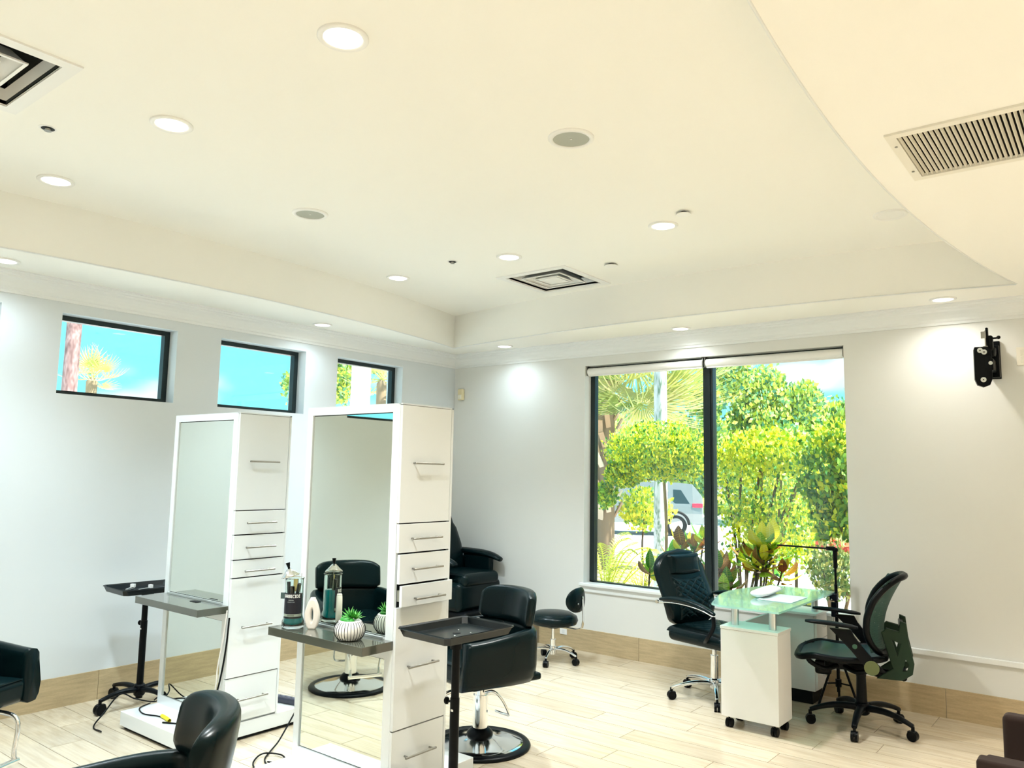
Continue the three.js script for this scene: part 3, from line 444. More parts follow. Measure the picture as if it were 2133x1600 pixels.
// ---------------------------------------------------------------- office chairs
const quilt = (u, v) => { const a = Math.abs(((u + v) * 5) % 1 - 0.5), b = Math.abs(((u - v + 10) * 5) % 1 - 0.5), e = Math.min(a, b); return sstep(0, 0.16, e); };
{
  const s = thing('executive_chair', 'black leather executive chair with quilted back and chrome legs', 'office chair', [-2.37, 0, -5.37], 1.30);
  star(s, 0.315, M.chrome, M.black, 0.42, 5, { y: 0.105, tip: 0.075, w: 0.036, cr: 0.029, hub: 0.034 });
  obj('gas_lift', [cy(0.027, 0.027, 0.16, 0, 0.21, 0), cy(0.029, 0.029, 0.01, 0, 0.292, 0), cy(0.017, 0.017, 0.09, 0, 0.33, 0)], M.chrome, s);
  obj('tilt_mechanism', [rb(0.16, 0.04, 0.22, 0.012, 0, 0.385, 0), cy(0.03, 0.03, 0.04, 0, 0.36, 0)], M.black, s);
  obj('tilt_lever', [rod([0.06, 0.375, -0.03], [0.16, 0.345, -0.05], 0.005), rod([0.155, 0.347, -0.05], [0.19, 0.27, -0.055], 0.005), rod([0.184, 0.285, -0.054], [0.2, 0.235, -0.057], 0.012, 0.01)], M.black, s);
  obj('seat_base', rb(0.5, 0.09, 0.5, 0.04, 0, 0.435, 0.03, 4), M.leather, s);
  obj('seat_cushion', sheet(60, 60, (u, v) => { const x = (u - 0.5) * 0.5, z = (v - 0.5) * 0.5 + 0.03, e = Math.max(Math.abs(u - 0.5), Math.abs(v - 0.5)) * 2, inP = sstep(0.78, 0.7, Math.abs(u - 0.5) * 2); return [x, 0.455 + 0.055 * Math.pow(1 - Math.pow(e, 6), 0.6) + inP * 0.005 * (quilt(u, v) - 1) - (v > 0.8 ? (v - 0.8) * 0.09 : 0), z]; }), M.leather, s);
  // back: tall, rounded top, bowed
  const bp = (v) => { const y = lerp(0.47, 1.005, v); return [y, -0.225 - 0.10 * v * v - 0.02 * Math.sin(v * Math.PI) + 0.03 * Math.sin(v * 6)]; }, hw = (v) => 0.255 * (1 - 0.2 * sstep(0.72, 1, v) - 0.12 * sstep(0.35, 0, v));
  const bs = []; for (let i = 0; i <= 30; i++) { const v = i / 30, [y, z] = bp(v), w = hw(v) * Math.pow(1 - Math.pow(v, 14), 0.5) * Math.pow(1 - Math.pow(1 - v, 20), 0.5) + 0.002, th = 0.055 * Math.pow(1 - Math.pow(v, 12), 0.5) + 0.004; bs.push(Array.from({ length: 24 }, (_, k) => { const a = k / 24 * 2 * Math.PI, c = Math.cos(a), d = Math.sin(a); return [Math.sign(c) * Math.abs(c) ** 0.55 * w, y, z + Math.sign(d) * Math.abs(d) ** 0.7 * th]; })); }
  obj('backrest', loft(bs), M.leather, s);
  obj('quilted_panel', sheet(48, 72, (u, v) => { const vv = 0.1 + v * 0.56, [y, z] = bp(vv), w = 0.165; const e = Math.max(Math.abs(u - 0.5), Math.abs(v - 0.5)) * 2; return [(u - 0.5) * 2 * w, y + (v > 0.9 ? -0.025 * Math.cos((u - 0.5) * Math.PI) * (v - 0.9) * 10 : 0), z + 0.05 + 0.022 * Math.pow(1 - Math.pow(e, 8), 0.5) + 0.005 * (quilt(u * 0.8, v * 1.25) - 1)]; }), M.leather, s);
  obj('head_pillow', sheet(24, 20, (u, v) => { const vv = 0.685 + v * 0.25, [y, z] = bp(vv), w = 0.165; const e = Math.max(Math.abs(u - 0.5), Math.abs(v - 0.5)) * 2; return [(u - 0.5) * 2 * w, y - (v < 0.15 ? 0.02 * Math.cos((u - 0.5) * Math.PI) * (0.15 - v) / 0.15 : 0), z + 0.046 + 0.034 * Math.pow(1 - Math.pow(e, 6), 0.5)]; }), M.leather, s);
  for (const k of [-1, 1]) {
    const a = obj('armrest', [loft(Array.from({ length: 13 }, (_, i) => { const t = i / 12, z = lerp(-0.24, 0.24, t), y = 0.672 + 0.025 * Math.sin(t * Math.PI) - 0.035 * t * t, r = 0.028 * (1 - 0.5 * Math.abs(2 * t - 1) ** 5); return Array.from({ length: 12 }, (_, q) => { const b = q / 12 * 2 * Math.PI; return [k * 0.29 + Math.cos(b) * r, y + Math.sin(b) * r * 0.75, z]; }); }))], M.leather, s);
    obj('chrome_strip', tube([[k * 0.31, 0.652, -0.25], [k * 0.318, 0.666, -0.12], [k * 0.318, 0.668, 0.0], [k * 0.318, 0.655, 0.14], [k * 0.314, 0.625, 0.25]], 0.0035, 36), M.chrome, a);
    obj('arm_support', tube([[k * 0.3, 0.62, 0.24], [k * 0.3, 0.55, 0.24], [k * 0.29, 0.47, 0.18], [k * 0.24, 0.43, 0.12]], 0.014, 20), M.black, a);
    obj('arm_bolt', cy(0.013, 0.013, 0.012, 0, 0, 0, 14).rotateZ(Math.PI / 2).translate(k * 0.312, 0.655, -0.25), M.chrome, a);
  }
}
{
  const s = thing('mesh_office_chair', 'black office chair with a see-through mesh back and open lumbar frame', 'office chair', [-1.40, 0, -5.39], -1.35);
  star(s, 0.31, M.black, M.black, 0.2, 5, { y: 0.125, tip: 0.085, w: 0.048, cr: 0.03, hub: 0.045 });
  obj('gas_lift', [cy(0.033, 0.028, 0.19, 0, 0.23, 0), cy(0.03, 0.03, 0.05, 0, 0.34, 0)], M.black, s); obj('piston', cy(0.016, 0.016, 0.06, 0, 0.345, 0), M.steel, s);
  obj('mechanism', [rb(0.2, 0.05, 0.26, 0.015, 0, 0.385, -0.02), rb(0.1, 0.09, 0.1, 0.02, 0, 0.35, 0.12)], M.black, s);
  for (const k of [-1, 1]) obj('seat_strut', [tube([[k * 0.08, 0.385, 0.02], [k * 0.16, 0.37, 0.1], [k * 0.2, 0.41, 0.18], [k * 0.21, 0.45, 0.2]], 0.015, 20), tube([[k * 0.08, 0.385, 0.0], [k * 0.16, 0.37, -0.08], [k * 0.2, 0.4, -0.18]], 0.015, 20)], M.black, s);
  const seatY = (u, v) => 0.468 - 0.03 * Math.sin(v * Math.PI) - 0.035 * sstep(0.75, 1, v) + 0.02 * (2 * u - 1) ** 2;
  obj('seat_mesh', [sheet(24, 24, (u, v) => [(u - 0.5) * 0.46, seatY(u, v), lerp(-0.24, 0.25, v)])], mat([0.02, 0.05, 0.055], 0.3, 0, { side: THREE.DoubleSide }), s);
  const rim = []; for (let i = 0; i < 40; i++) { const a = i / 40 * 2 * Math.PI, c = Math.cos(a), d = Math.sin(a), u = 0.5 + 0.5 * Math.sign(c) * Math.abs(c) ** 0.5, v = 0.5 + 0.5 * Math.sign(d) * Math.abs(d) ** 0.5; rim.push([(u - 0.5) * 0.5, seatY(u, v) - 0.008, lerp(-0.245, 0.268, v)]); }
  obj('seat_rim', tube(rim, 0.02, 80, 8, true), M.black, s);
  // back: frame loop with mesh
  const bz = (y) => -0.245 - 0.12 * ((y - 0.48) / 0.47) + 0.05 * Math.sin((y - 0.48) / 0.47 * Math.PI), bw = (t) => 0.2 + 0.035 * Math.sin(t * Math.PI * 0.9);
  const fr = []; for (let i = 0; i < 44; i++) { const a = i / 44 * 2 * Math.PI, c = Math.cos(a), d = Math.sin(a), y = 0.72 + 0.235 * Math.sign(d) * Math.abs(d) ** 0.55, t = (y - 0.485) / 0.47, x = bw(t) * Math.sign(c) * Math.abs(c) ** 0.5; fr.push([x, y, bz(y) + 0.10 * (x / 0.23) ** 2]); }
  obj('back_frame', tube(fr, 0.02, 90, 8, true), M.black, s);
  const meshT = dataTex(128, 128, (x, y) => { const a = (x * 32) % 1 < 0.62 || (y * 32) % 1 < 0.62 ? 1 : 0; return [a, a, a]; });
  obj('back_mesh', sheet(20, 24, (u, v) => { const y = lerp(0.5, 0.94, v), t = (y - 0.485) / 0.47, x = (u - 0.5) * 2 * bw(t); return [x, y, bz(y) + 0.10 * (x / 0.23) ** 2]; }), new THREE.MeshStandardMaterial({ color: C(0.015, 0.06, 0.05), roughness: 0.6, side: THREE.DoubleSide, alphaMap: meshT, alphaTest: 0.5 }), s);
  const dark = mat([0.01, 0.028, 0.014], 0.5, 0, { specularIntensity: 0.5 });
  for (const k of [-1, 1]) {
    const g = extr([[-0.20, 0.345], [-0.33, 0.35], [-0.385, 0.39], [-0.395, 0.45], [-0.372, 0.56], [-0.36, 0.68], [-0.335, 0.69], [-0.328, 0.625], [-0.255, 0.64], [-0.232, 0.615], [-0.262, 0.5], [-0.29, 0.41]], 0.016, [[[-0.275, 0.585], [-0.335, 0.565], [-0.31, 0.48]], [[-0.335, 0.40], [-0.362, 0.405], [-0.372, 0.445], [-0.355, 0.47]]], 0.006).rotateY(-Math.PI / 2);
    obj('lumbar_plate', g.translate(k * 0.13 + 0.008, 0, 0), dark, s);
  }
  obj('lumbar_bridge', [rod([-0.13, 0.66, -0.335], [0.13, 0.66, -0.335], 0.014), rod([-0.13, 0.36, -0.34], [0.13, 0.36, -0.34], 0.02), tube([[0, 0.375, -0.1], [0, 0.345, -0.22], [0, 0.35, -0.34]], 0.03, 14)], M.black, s);
  for (const k of [-1, 1]) {
    const a = obj('armrest', [loft(Array.from({ length: 11 }, (_, i) => { const t = i / 10, z = lerp(-0.1, 0.2, t), y = 0.655 + 0.035 * t - 0.02 * t * t, r = 0.032 * (1 - 0.45 * Math.abs(2 * t - 1) ** 5); return Array.from({ length: 12 }, (_, q) => { const b = q / 12 * 2 * Math.PI; return [k * 0.275 + Math.cos(b) * r * 1.1, y + Math.sin(b) * r * 0.42, z]; }); }))], M.black, s);
    obj('arm_post', loft([[0.64, 0.0, 0.06], [0.6, -0.03, 0.05], [0.52, -0.1, 0.042], [0.45, -0.16, 0.045], [0.41, -0.2, 0.05]].map(([y, z, w]) => [[k * 0.262, y, z - w], [k * 0.285, y, z - w], [k * 0.285, y, z + w], [k * 0.262, y, z + w]])).toNonIndexed(), M.black, a).geometry.computeVertexNormals();
    obj('pivot_cap', cy(0.042, 0.042, 0.01, 0, 0, 0, 24).rotateZ(Math.PI / 2).translate(k * 0.29, 0.43, -0.17), mat([0.10, 0.12, 0.04], 0.6), a);
    obj('arm_button', cy(0.014, 0.014, 0.006, 0, 0, 0, 16).rotateZ(Math.PI / 2).translate(k * 0.287, 0.545, -0.08), mat([0.03, 0.10, 0.06], 0.5), a);
  }
  for (const c of s.children) if (!['leg', 'caster', 'hub', 'gas_lift', 'piston'].includes(c.name)) c.position.z += 0.1;
}
{
  const s = thing('pedicure_stool', 'low black stool with an oval backrest and chrome wheeled legs', 'stool', [-3.84, 0, -5.49], -1.46);
  star(s, 0.225, M.chrome, M.black, 0.55, 5, { y: 0.1, tip: 0.07, w: 0.026, cr: 0.026, hub: 0.028 });
  obj('gas_lift', [cy(0.025, 0.025, 0.12, 0, 0.12, 0), cy(0.014, 0.014, 0.1, 0, 0.23, 0)], M.chrome, s); obj('seat_mount', cy(0.05, 0.05, 0.025, 0, 0.285, 0), M.black, s);
  obj('seat_cushion', lathe([[0, 0.295], [0.14, 0.295], [0.185, 0.31], [0.198, 0.34], [0.188, 0.372], [0.14, 0.4], [0.06, 0.41], [0, 0.41]], 40).scale(1, 1, 1.05), M.leather, s);
  obj('backrest', sheet(28, 14, (u, v) => { const a = u * 2 * Math.PI, b = (v - 0.5) * Math.PI, c = Math.cos(b), x = Math.sign(Math.cos(a)) * Math.abs(Math.cos(a)) ** 0.8 * c * 0.155, y = Math.sin(a) * c * 0.1; return [x, 0.52 + y, -0.235 + Math.sin(b) * 0.032 + x * x * 1.6]; }), M.leather, s);
  obj('back_bar', loft([[-0.1, 0.29], [-0.21, 0.285], [-0.265, 0.3], [-0.278, 0.36], [-0.274, 0.45], [-0.27, 0.53]].map(([z, y], i, l) => { const n = l[Math.min(i + 1, 5)], p = l[Math.max(i - 1, 0)], dx = n[0] - p[0], dy = n[1] - p[1], m = Math.hypot(dx, dy), w = i > 3 ? 0.012 : 0.018; return [[-w, y + dx / m * 0.003, z - dy / m * 0.003], [w, y + dx / m * 0.003, z - dy / m * 0.003], [w, y - dx / m * 0.003, z + dy / m * 0.003], [-w, y - dx / m * 0.003, z + dy / m * 0.003]]; })), M.chrome, s);
  obj('back_screw', [sph(0.008, 0.07, 0.5, -0.266, 1, 1, 0.5, 10), sph(0.009, 0, 0.54, -0.272, 1, 1.6, 0.6, 10)], M.chrome, s);
}
{ // raised pedicure lounger in the corner, facing along the back wall
  const s = thing('pedicure_lounger', 'bulky black pedicure lounger on a raised base in the room corner', 'pedicure chair', [-5.0, 0, -5.58], Math.PI / 2);
  obj('base', rb(0.56, 0.3, 0.8, 0.03, 0, 0.16, -0.05, 3), M.black, s);
  obj('seat_box', rb(0.6, 0.26, 0.62, 0.05, 0, 0.43, -0.02, 4), M.leather, s);
  obj('seat_cushion', rb(0.5, 0.12, 0.56, 0.05, 0, 0.575, 0.03, 4), M.leather, s);
  obj('backrest', loft([[0.52, -0.2, 0.26, 0.1], [0.7, -0.21, 0.27, 0.1], [0.85, -0.235, 0.26, 0.095], [1.0, -0.275, 0.23, 0.085], [1.05, -0.29, 0.2, 0.075], [1.1, -0.3, 0.18, 0.08], [1.16, -0.32, 0.17, 0.075], [1.22, -0.345, 0.12, 0.04]].map(([y, z, w, t]) => Array.from({ length: 18 }, (_, k) => { const a = k / 18 * 2 * Math.PI, c = Math.cos(a), d = Math.sin(a); return [Math.sign(c) * Math.abs(c) ** 0.6 * w, y, z + Math.sign(d) * Math.abs(d) ** 0.7 * t]; }))), M.leather, s);
  for (const k of [-1, 1]) { const a = obj('armrest', [loft(Array.from({ length: 12 }, (_, i) => { const t = i / 11, z = lerp(-0.26, 0.25, t), y = 0.775 - 0.05 * t ** 4, r = 0.055 * (1 - 0.35 * t ** 6); return Array.from({ length: 12 }, (_, q) => { const b = q / 12 * 2 * Math.PI; return [k * 0.32 + Math.cos(b) * r, y + Math.sin(b) * r * 0.6, z]; }); })), rb(0.07, 0.26, 0.36, 0.03, k * 0.32, 0.63, -0.03)], M.leather, s); obj('control_slot', rb(0.004, 0.012, 0.09, 0.002, k * 0.357, 0.66, -0.02), M.steel, a); }
  obj('foot_support', [rb(0.3, 0.09, 0.14, 0.04, 0, 0.46, 0.56, 4), rb(0.2, 0.34, 0.1, 0.03, 0, 0.25, 0.54), rb(0.3, 0.1, 0.24, 0.03, 0, 0.05, 0.52)], M.leather, s);
  obj('tap', tube([[0.1, 0.42, 0.62], [0.1, 0.4, 0.66], [0.1, 0.35, 0.67], [0.1, 0.31, 0.66]], 0.013, 16), M.chrome, s);
  obj('jet_knob', [sph(0.012, 0.26, 0.4, 0.3, 1, 1, 1, 10), sph(0.01, 0.24, 0.37, 0.31, 1, 1, 1, 10), sph(0.009, 0.28, 0.33, 0.3, 1, 1, 1, 10)], M.chrome, s);
}
{ // brown upholstered chair cut off at the picture's edge
  const s = thing('reception_chair', 'dark brown suede chair with a square back panel and flat rails', 'armchair', [-0.10, 0, -3.1], 0);
  obj('back_panel', rb(0.56, 0.46, 0.07, 0.02, -0.002, 0.542, -0.11, 3), M.suede, s);
  obj('seat', rb(0.5, 0.14, 0.4, 0.03, 0.0, 0.36, 0.0, 3), M.suede, s);
  obj('rear_rail', rb(0.64, 0.045, 0.06, 0.012, 0.0, 0.637, 0.03, 3), M.suede, s);
  obj('front_rail', rb(0.64, 0.05, 0.07, 0.012, -0.01, 0.655, 0.125, 3), M.suede, s);
  for (const [x, z] of [[-0.24, -0.1], [0.24, -0.1], [-0.24, 0.1], [0.24, 0.1]]) obj('leg', rb(0.05, 0.64, 0.05, 0.006, x, 0.32, z), M.suede, s);
}
// ---------------------------------------------------------------- on the walls
{
  const s = thing('motion_sensor', 'small beige motion sensor high on the wall by the room corner', 'sensor', [-5.368, 2.335, ZB]);
  obj('housing', rb(0.062, 0.115, 0.045, 0.01, 0, 0, 0.0225), M.beige, s); obj('sensor_lens', rb(0.044, 0.045, 0.012, 0.006, 0, -0.025, 0.045), mat([0.85, 0.82, 0.7], 0.4), s);
  const o = thing('wall_outlet', 'white double outlet plate beside the black wall bracket', 'outlet', [-0.478, 2.362, ZB]);
  obj('cover_plate', rb(0.116, 0.12, 0.006, 0.003, 0, 0, 0.003), mat([0.78, 0.75, 0.66], 0.4), o); obj('outlet_face', [rb(0.07, 0.04, 0.003, 0.002, 0, 0.024, 0.0065), rb(0.07, 0.04, 0.003, 0.002, 0, -0.022, 0.0065)], mat([0.72, 0.69, 0.6], 0.4), o);
  obj('socket_slot', [0.024, -0.022].flatMap((y) => [span(-0.012, -0.009, y, y + 0.011, 0.0075, 0.0086), span(0.009, 0.012, y, y + 0.011, 0.0075, 0.0086), cy(0.0035, 0.0035, 0.001, 0, 0, 0, 10).rotateX(Math.PI / 2).translate(0, y - 0.009, 0.0083)]), M.dark, o);
  const q = thing('skirting_outlet', 'small white outlet plate set in the tile skirting behind the stool', 'outlet', [-4.07, 0.14, ZB + 0.011]);
  obj('cover_plate', rb(0.075, 0.05, 0.005, 0.002, 0, 0, 0.0025), M.whitePl, q); obj('socket_face', rb(0.03, 0.03, 0.002, 0.001, 0, 0, 0.006), M.plPanel, q);
  tag(obj('cable_raceway', rb(3.3, 0.038, 0.022, 0.006, 0.17 , 0.403, ZB + 0.011), M.trim), 'white cable raceway running low along the wall behind the mesh chair', 'raceway');
}
{ // folded television bracket
  const s = thing('screen_bracket', 'black folding screen bracket mounted on the white wall', 'wall bracket', [-0.66, 2.33, ZB]);
  obj('wall_plate', [rb(0.055, 0.25, 0.03, 0.004, 0.01, 0.015, 0.015), rb(0.05, 0.21, 0.06, 0.004, 0.01, 0.0, 0.045)], M.black, s);
  obj('lower_arm', [rb(0.045, 0.08, 0.16, 0.008, -0.005, -0.035, 0.14), rb(0.05, 0.1, 0.06, 0.01, -0.02, -0.03, 0.2)], M.black, s);
  obj('upper_arm', [rb(0.05, 0.05, 0.13, 0.012, 0.0, 0.06, 0.105), cy(0.032, 0.032, 0.05, -0.004, 0.045, 0.165, 18), rb(0.04, 0.1, 0.05, 0.012, -0.002, 0.105, 0.18)], M.black, s);
  const g = extr([[-0.045, 0.06], [-0.04, 0.075], [0.03, 0.075], [0.045, 0.05], [0.045, -0.13], [0.032, -0.165], [0, -0.178], [-0.032, -0.165], [-0.045, -0.13]], 0.03, [], 0.004).rotateY(0.25).translate(-0.045, 0, 0.20);
  obj('swivel_plate', g, M.black, s);
  for (const [x, y] of [[-0.05, 0.055], [-0.028, 0.043], [-0.038, -0.135]]) obj('bolt', lathe([[0.006, 0.001], [0.008, 0.004], [0.016, 0.004], [0.0165, 0], [0.004, 0]], 18).rotateX(Math.PI / 2).rotateY(0.25).translate(x, y, 0.238), M.alu, s);
  obj('screen_hook', [rb(0.007, 0.15, 0.012, 0.002, -0.02, 0.11, 0.215), rb(0.03, 0.045, 0.006, 0.002, -0.03, 0.158, 0.213), rb(0.028, 0.045, 0.006, 0.002, -0.022, 0.062, 0.218)], M.steel, s);
  obj('tilt_bracket', [rb(0.014, 0.19, 0.035, 0.004, -0.012, 0.11, 0.197), rod([0.01, 0.135, 0.19], [0.05, 0.135, 0.19], 0.006), sph(0.012, 0.05, 0.138, 0.19, 1, 1, 1, 10)], M.black, s);
  obj('round_badge', [lathe([[0, 0.001], [0.011, 0.001], [0.012, 0]], 20).rotateX(Math.PI / 2).rotateY(0.25).translate(0.005, -0.03, 0.236)], M.alu, s);
}
// ---------------------------------------------------------------- cords
const cord = (name, label, pts, r = 0.0045, m = M.black, n = 80) => tag(obj(name, tube(pts, r, n, 6), m), label, 'cable', 'cables around the styling stations');
cord('power_cable', 'black cord hanging down beside the bare shelf station, over the trolley foot', [[-4.80, 0.66, -2.66], [-4.83, 0.5, -2.68], [-4.84, 0.36, -2.69], [-4.845, 0.2, -2.68], [-4.84, 0.107, -2.64], [-4.80, 0.107, -2.58], [-4.86, 0.13, -2.5], [-4.95, 0.15, -2.45], [-4.95, 0.06, -2.36], [-4.9, 0.008, -2.28], [-4.78, 0.008, -2.27]]);
cord('power_cable', 'second black cord looping down beside the bare shelf station', [[-4.80, 0.6, -2.70], [-4.815, 0.44, -2.71], [-4.835, 0.28, -2.70], [-4.85, 0.14, -2.66], [-4.82, 0.108, -2.6]]);
cord('power_cable', 'thin black cord lying across the white platform', [[-4.79, 0.105, -2.56], [-4.74, 0.105, -2.47], [-4.62, 0.105, -2.43], [-4.52, 0.105, -2.46], [-4.47, 0.105, -2.47]], 0.004);
cord('yellow_connector', 'yellow plug end of a cord on the white platform', [[-4.48, 0.112, -2.47], [-4.43, 0.112, -2.465], [-4.38, 0.112, -2.455], [-4.36, 0.112, -2.45]], 0.011, mat([0.85, 0.72, 0.02], 0.5), 20);
cord('power_cable', 'black cord draped over the corner of the bare shelf station', [[-4.055, 0.7, -2.598], [-4.06, 0.55, -2.592], [-4.085, 0.38, -2.585], [-4.12, 0.24, -2.575], [-4.16, 0.13, -2.56], [-4.25, 0.106, -2.5], [-4.38, 0.106, -2.42]], 0.005);
cord('power_cable', 'white cord draped over the corner of the bare shelf station', [[-4.075, 0.74, -2.594], [-4.085, 0.6, -2.588], [-4.115, 0.42, -2.58], [-4.12, 0.33, -2.58], [-4.15, 0.2, -2.57], [-4.22, 0.108, -2.53]], 0.0045, M.whitePl);
{
  const p = thing('power_strip', 'black power strip on the platform behind the bare shelf station', 'power strip', [-4.16, 0.1, -3.13], 0.2);
  obj('strip_body', rb(0.3, 0.035, 0.055, 0.008, 0, 0.018, 0), mat([0.03, 0.03, 0.05], 0.5), p); for (let i = 0; i < 6; i++) obj('strip_socket', rb(0.026, 0.004, 0.026, 0.002, -0.11 + i * 0.044, 0.036, 0), mat([0.1, 0.1, 0.13], 0.5), p);
}
cord('power_cable', 'tangled black cord trailing from the power strip to the floor', [[-4.02, 0.13, -3.12], [-3.94, 0.2, -3.05], [-3.9, 0.12, -2.95], [-3.84, 0.03, -2.82], [-3.78, 0.008, -2.72], [-3.7, 0.008, -2.63], [-3.62, 0.008, -2.6], [-3.6, 0.008, -2.68], [-3.68, 0.012, -2.72], [-3.76, 0.016, -2.66], [-3.7, 0.01, -2.56], [-3.6, 0.008, -2.52], [-3.54, 0.008, -2.58], [-3.58, 0.008, -2.64], [-3.66, 0.008, -2.62]], 0.0045, M.black, 160);
cord('power_cable', 'pale cord rising from the power strip behind the plant station', [[-4.0, 0.14, -3.13], [-3.9, 0.28, -3.1], [-3.8, 0.42, -3.05], [-3.6, 0.5, -3.0], [-3.44, 0.5, -2.97]], 0.004, M.alu);
// ---------------------------------------------------------------- outside
const GY = -0.45;
{
  const g = struct('ground', 'pale sunlit parking lot and planting beds outside', 'ground');
  obj('parking_lot', span(-90, 60, GY - 0.3, GY, -110, -8.9), mat([0.66, 0.65, 0.67], 0.85), g);
  obj('side_yard', span(-90, XL - T - 0.01, GY - 0.3, GY, -8.9, 30), mat([0.85, 0.84, 0.82], 0.85), g);
  obj('planting_bed', span(XL - T - 0.2, 6, GY - 0.3, -0.12, -8.9, ZB - T - 0.01), mat([0.42, 0.29, 0.2], 0.95), g);
  obj('mulch_bed', span(-16, -5.5, GY - 0.3, -0.16, -13.6, -8.9), mat([0.46, 0.30, 0.24], 0.95), g);
  obj('bed_kerb', [span(-16, -5.4, GY, -0.12, -13.76, -13.6, 0.02), span(-5.5, -5.36, GY, -0.12, -13.6, -9.06, 0.02)], mat([0.72, 0.71, 0.68], 0.8), g);
  obj('kerb', span(-5.36, 6, GY, -0.08, -9.06, -8.9, 0.02), mat([0.72, 0.71, 0.68], 0.8), g);
  obj('lawn', span(-80, 40, GY, GY + 0.35, -62, -40), mat([0.55, 0.60, 0.06], 0.95), g);
  obj('parking_stripe', [0, 1, 2, 3].map((i) => span(-0.06, 0.06, GY, GY + 0.006, -21.5, -14.5).translate(-9.2 + i * 2.7, 0, 0)), mat([0.85, 0.85, 0.85], 0.8), g);
  obj('blue_marking', span(-0.9, 0.9, GY, GY + 0.006, -0.6, 0.6).translate(-7.6, 0, -15), mat([0.08, 0.3, 0.62], 0.8), g);
}
const leafGeo = (() => { const g = new THREE.BufferGeometry(); g.setAttribute('position', new THREE.Float32BufferAttribute([0, 0, 0, 0.32, 0.45, 0.08, 0, 0.5, -0.04, -0.32, 0.45, 0.08, 0, 1, 0.05], 3)); g.setIndex([0, 1, 2, 0, 2, 3, 1, 4, 2, 2, 4, 3]); g.setAttribute('uv', new THREE.Float32BufferAttribute(new Float32Array(10), 2)); g.computeVertexNormals(); return g; })();
const leafMat = new THREE.MeshPhysicalMaterial({ color: 0xffffff, roughness: 0.6, side: THREE.DoubleSide, transmission: 0.2, thickness: 0 });
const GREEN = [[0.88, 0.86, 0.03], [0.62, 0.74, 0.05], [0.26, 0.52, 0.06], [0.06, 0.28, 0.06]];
const pick = (w) => { let k = rnd() * w.reduce((a, b) => a + b, 0), i = 0; while ((k -= w[i]) > 0 && i < w.length - 1) i++; return i; };
function foliage(parent, name, N, sample, size, weights, cols = GREEN) {
  const m = new THREE.InstancedMesh(leafGeo, leafMat, N), q = new THREE.Quaternion(), e = new THREE.Euler(), mx = new THREE.Matrix4(), col = new THREE.Color();
  for (let i = 0; i < N; i++) { const p = sample(), k = size * rr(0.7, 1.35); q.setFromEuler(e.set(rr(-1.2, 1.2), rr(0, 6.28), rr(-1.2, 1.2))); mx.compose(p, q, V(k, k, k)); m.setMatrixAt(i, mx); const c = cols[pick(weights)], t = rr(0.8, 1.2); m.setColorAt(i, col.setRGB(Math.min(0.95, c[0] * t), Math.min(0.95, c[1] * t), c[2] * t)); }
  m.name = name; m.userData.kind = 'stuff'; m.castShadow = m.receiveShadow = true; parent.add(m); return m;
}
const inBlob = (c, rx, ry, rz, shell = 0.55) => () => { for (;;) { const x = rr(-1, 1), y = rr(-1, 1), z = rr(-1, 1), d = Math.hypot(x, y, z); if (d > 1 || d < shell * rnd()) continue; const k = 1 + 0.12 * n3(x * 2.3 + c.x, y * 2.3 + c.y, z * 2.3); return V(c.x + x * rx * k, c.y + y * ry * k, c.z + z * rz * k); } };
const choose = (...f) => () => f[Math.floor(rnd() * f.length)]();
const lerpV = (a, b, t, j = 0) => V(lerp(a.x, b.x, t) + rr(-j, j), lerp(a.y, b.y, t), lerp(a.z, b.z, t) + rr(-j, j));
const bark = mat([0.26, 0.19, 0.12], 0.9), barkDark = mat([0.10, 0.075, 0.05], 0.9);
const stems = (parent, base, tips, r, m = barkDark) => tips.forEach((t) => obj('stem', tube([base.toArray(), lerpV(base, t, 0.5, 0.06).toArray(), t.toArray()], r, 12, 5), m, parent));

const grounded = (p, y = -0.12) => V(p.x, y, p.z);
const local = (s, f) => () => f().sub(s.position);
{ // umbrella clipped shrub before the post
  const z = -8.3, c = onZ(1368, 938, z), b = grounded(onZ(1380, 1000, z)), s = thing('umbrella_topiary', 'bright yellow-green shrub clipped to an umbrella shape outside the window', 'shrub', b.toArray());
  const W = (px) => onZ(px, 938, z).x; const rx = (W(1475) - W(1262)) / 2, cc = c.clone().sub(b), w2 = onZ(1300, 990, z).sub(b), w3 = onZ(1262, 1035, z).sub(b);
  stems(s, V(0, 0, 0), [cc.clone().add(V(0.02, 0, -0.1))], 0.02, bark);
  foliage(s, 'foliage', 15000, choose(inBlob(cc, rx, 0.32, 0.4), inBlob(cc, rx, 0.32, 0.4), inBlob(cc.clone().add(V(0.05, -0.15, 0)), rx * 0.95, 0.24, 0.35), inBlob(w2, 0.24, 0.16, 0.2)), 0.043, [4, 3.5, 2.5, 2]);
  foliage(s, 'low_foliage', 1500, choose(inBlob(w2, 0.22, 0.16, 0.2), inBlob(w3, 0.13, 0.16, 0.15)), 0.055, [1, 3, 4, 2]);
}
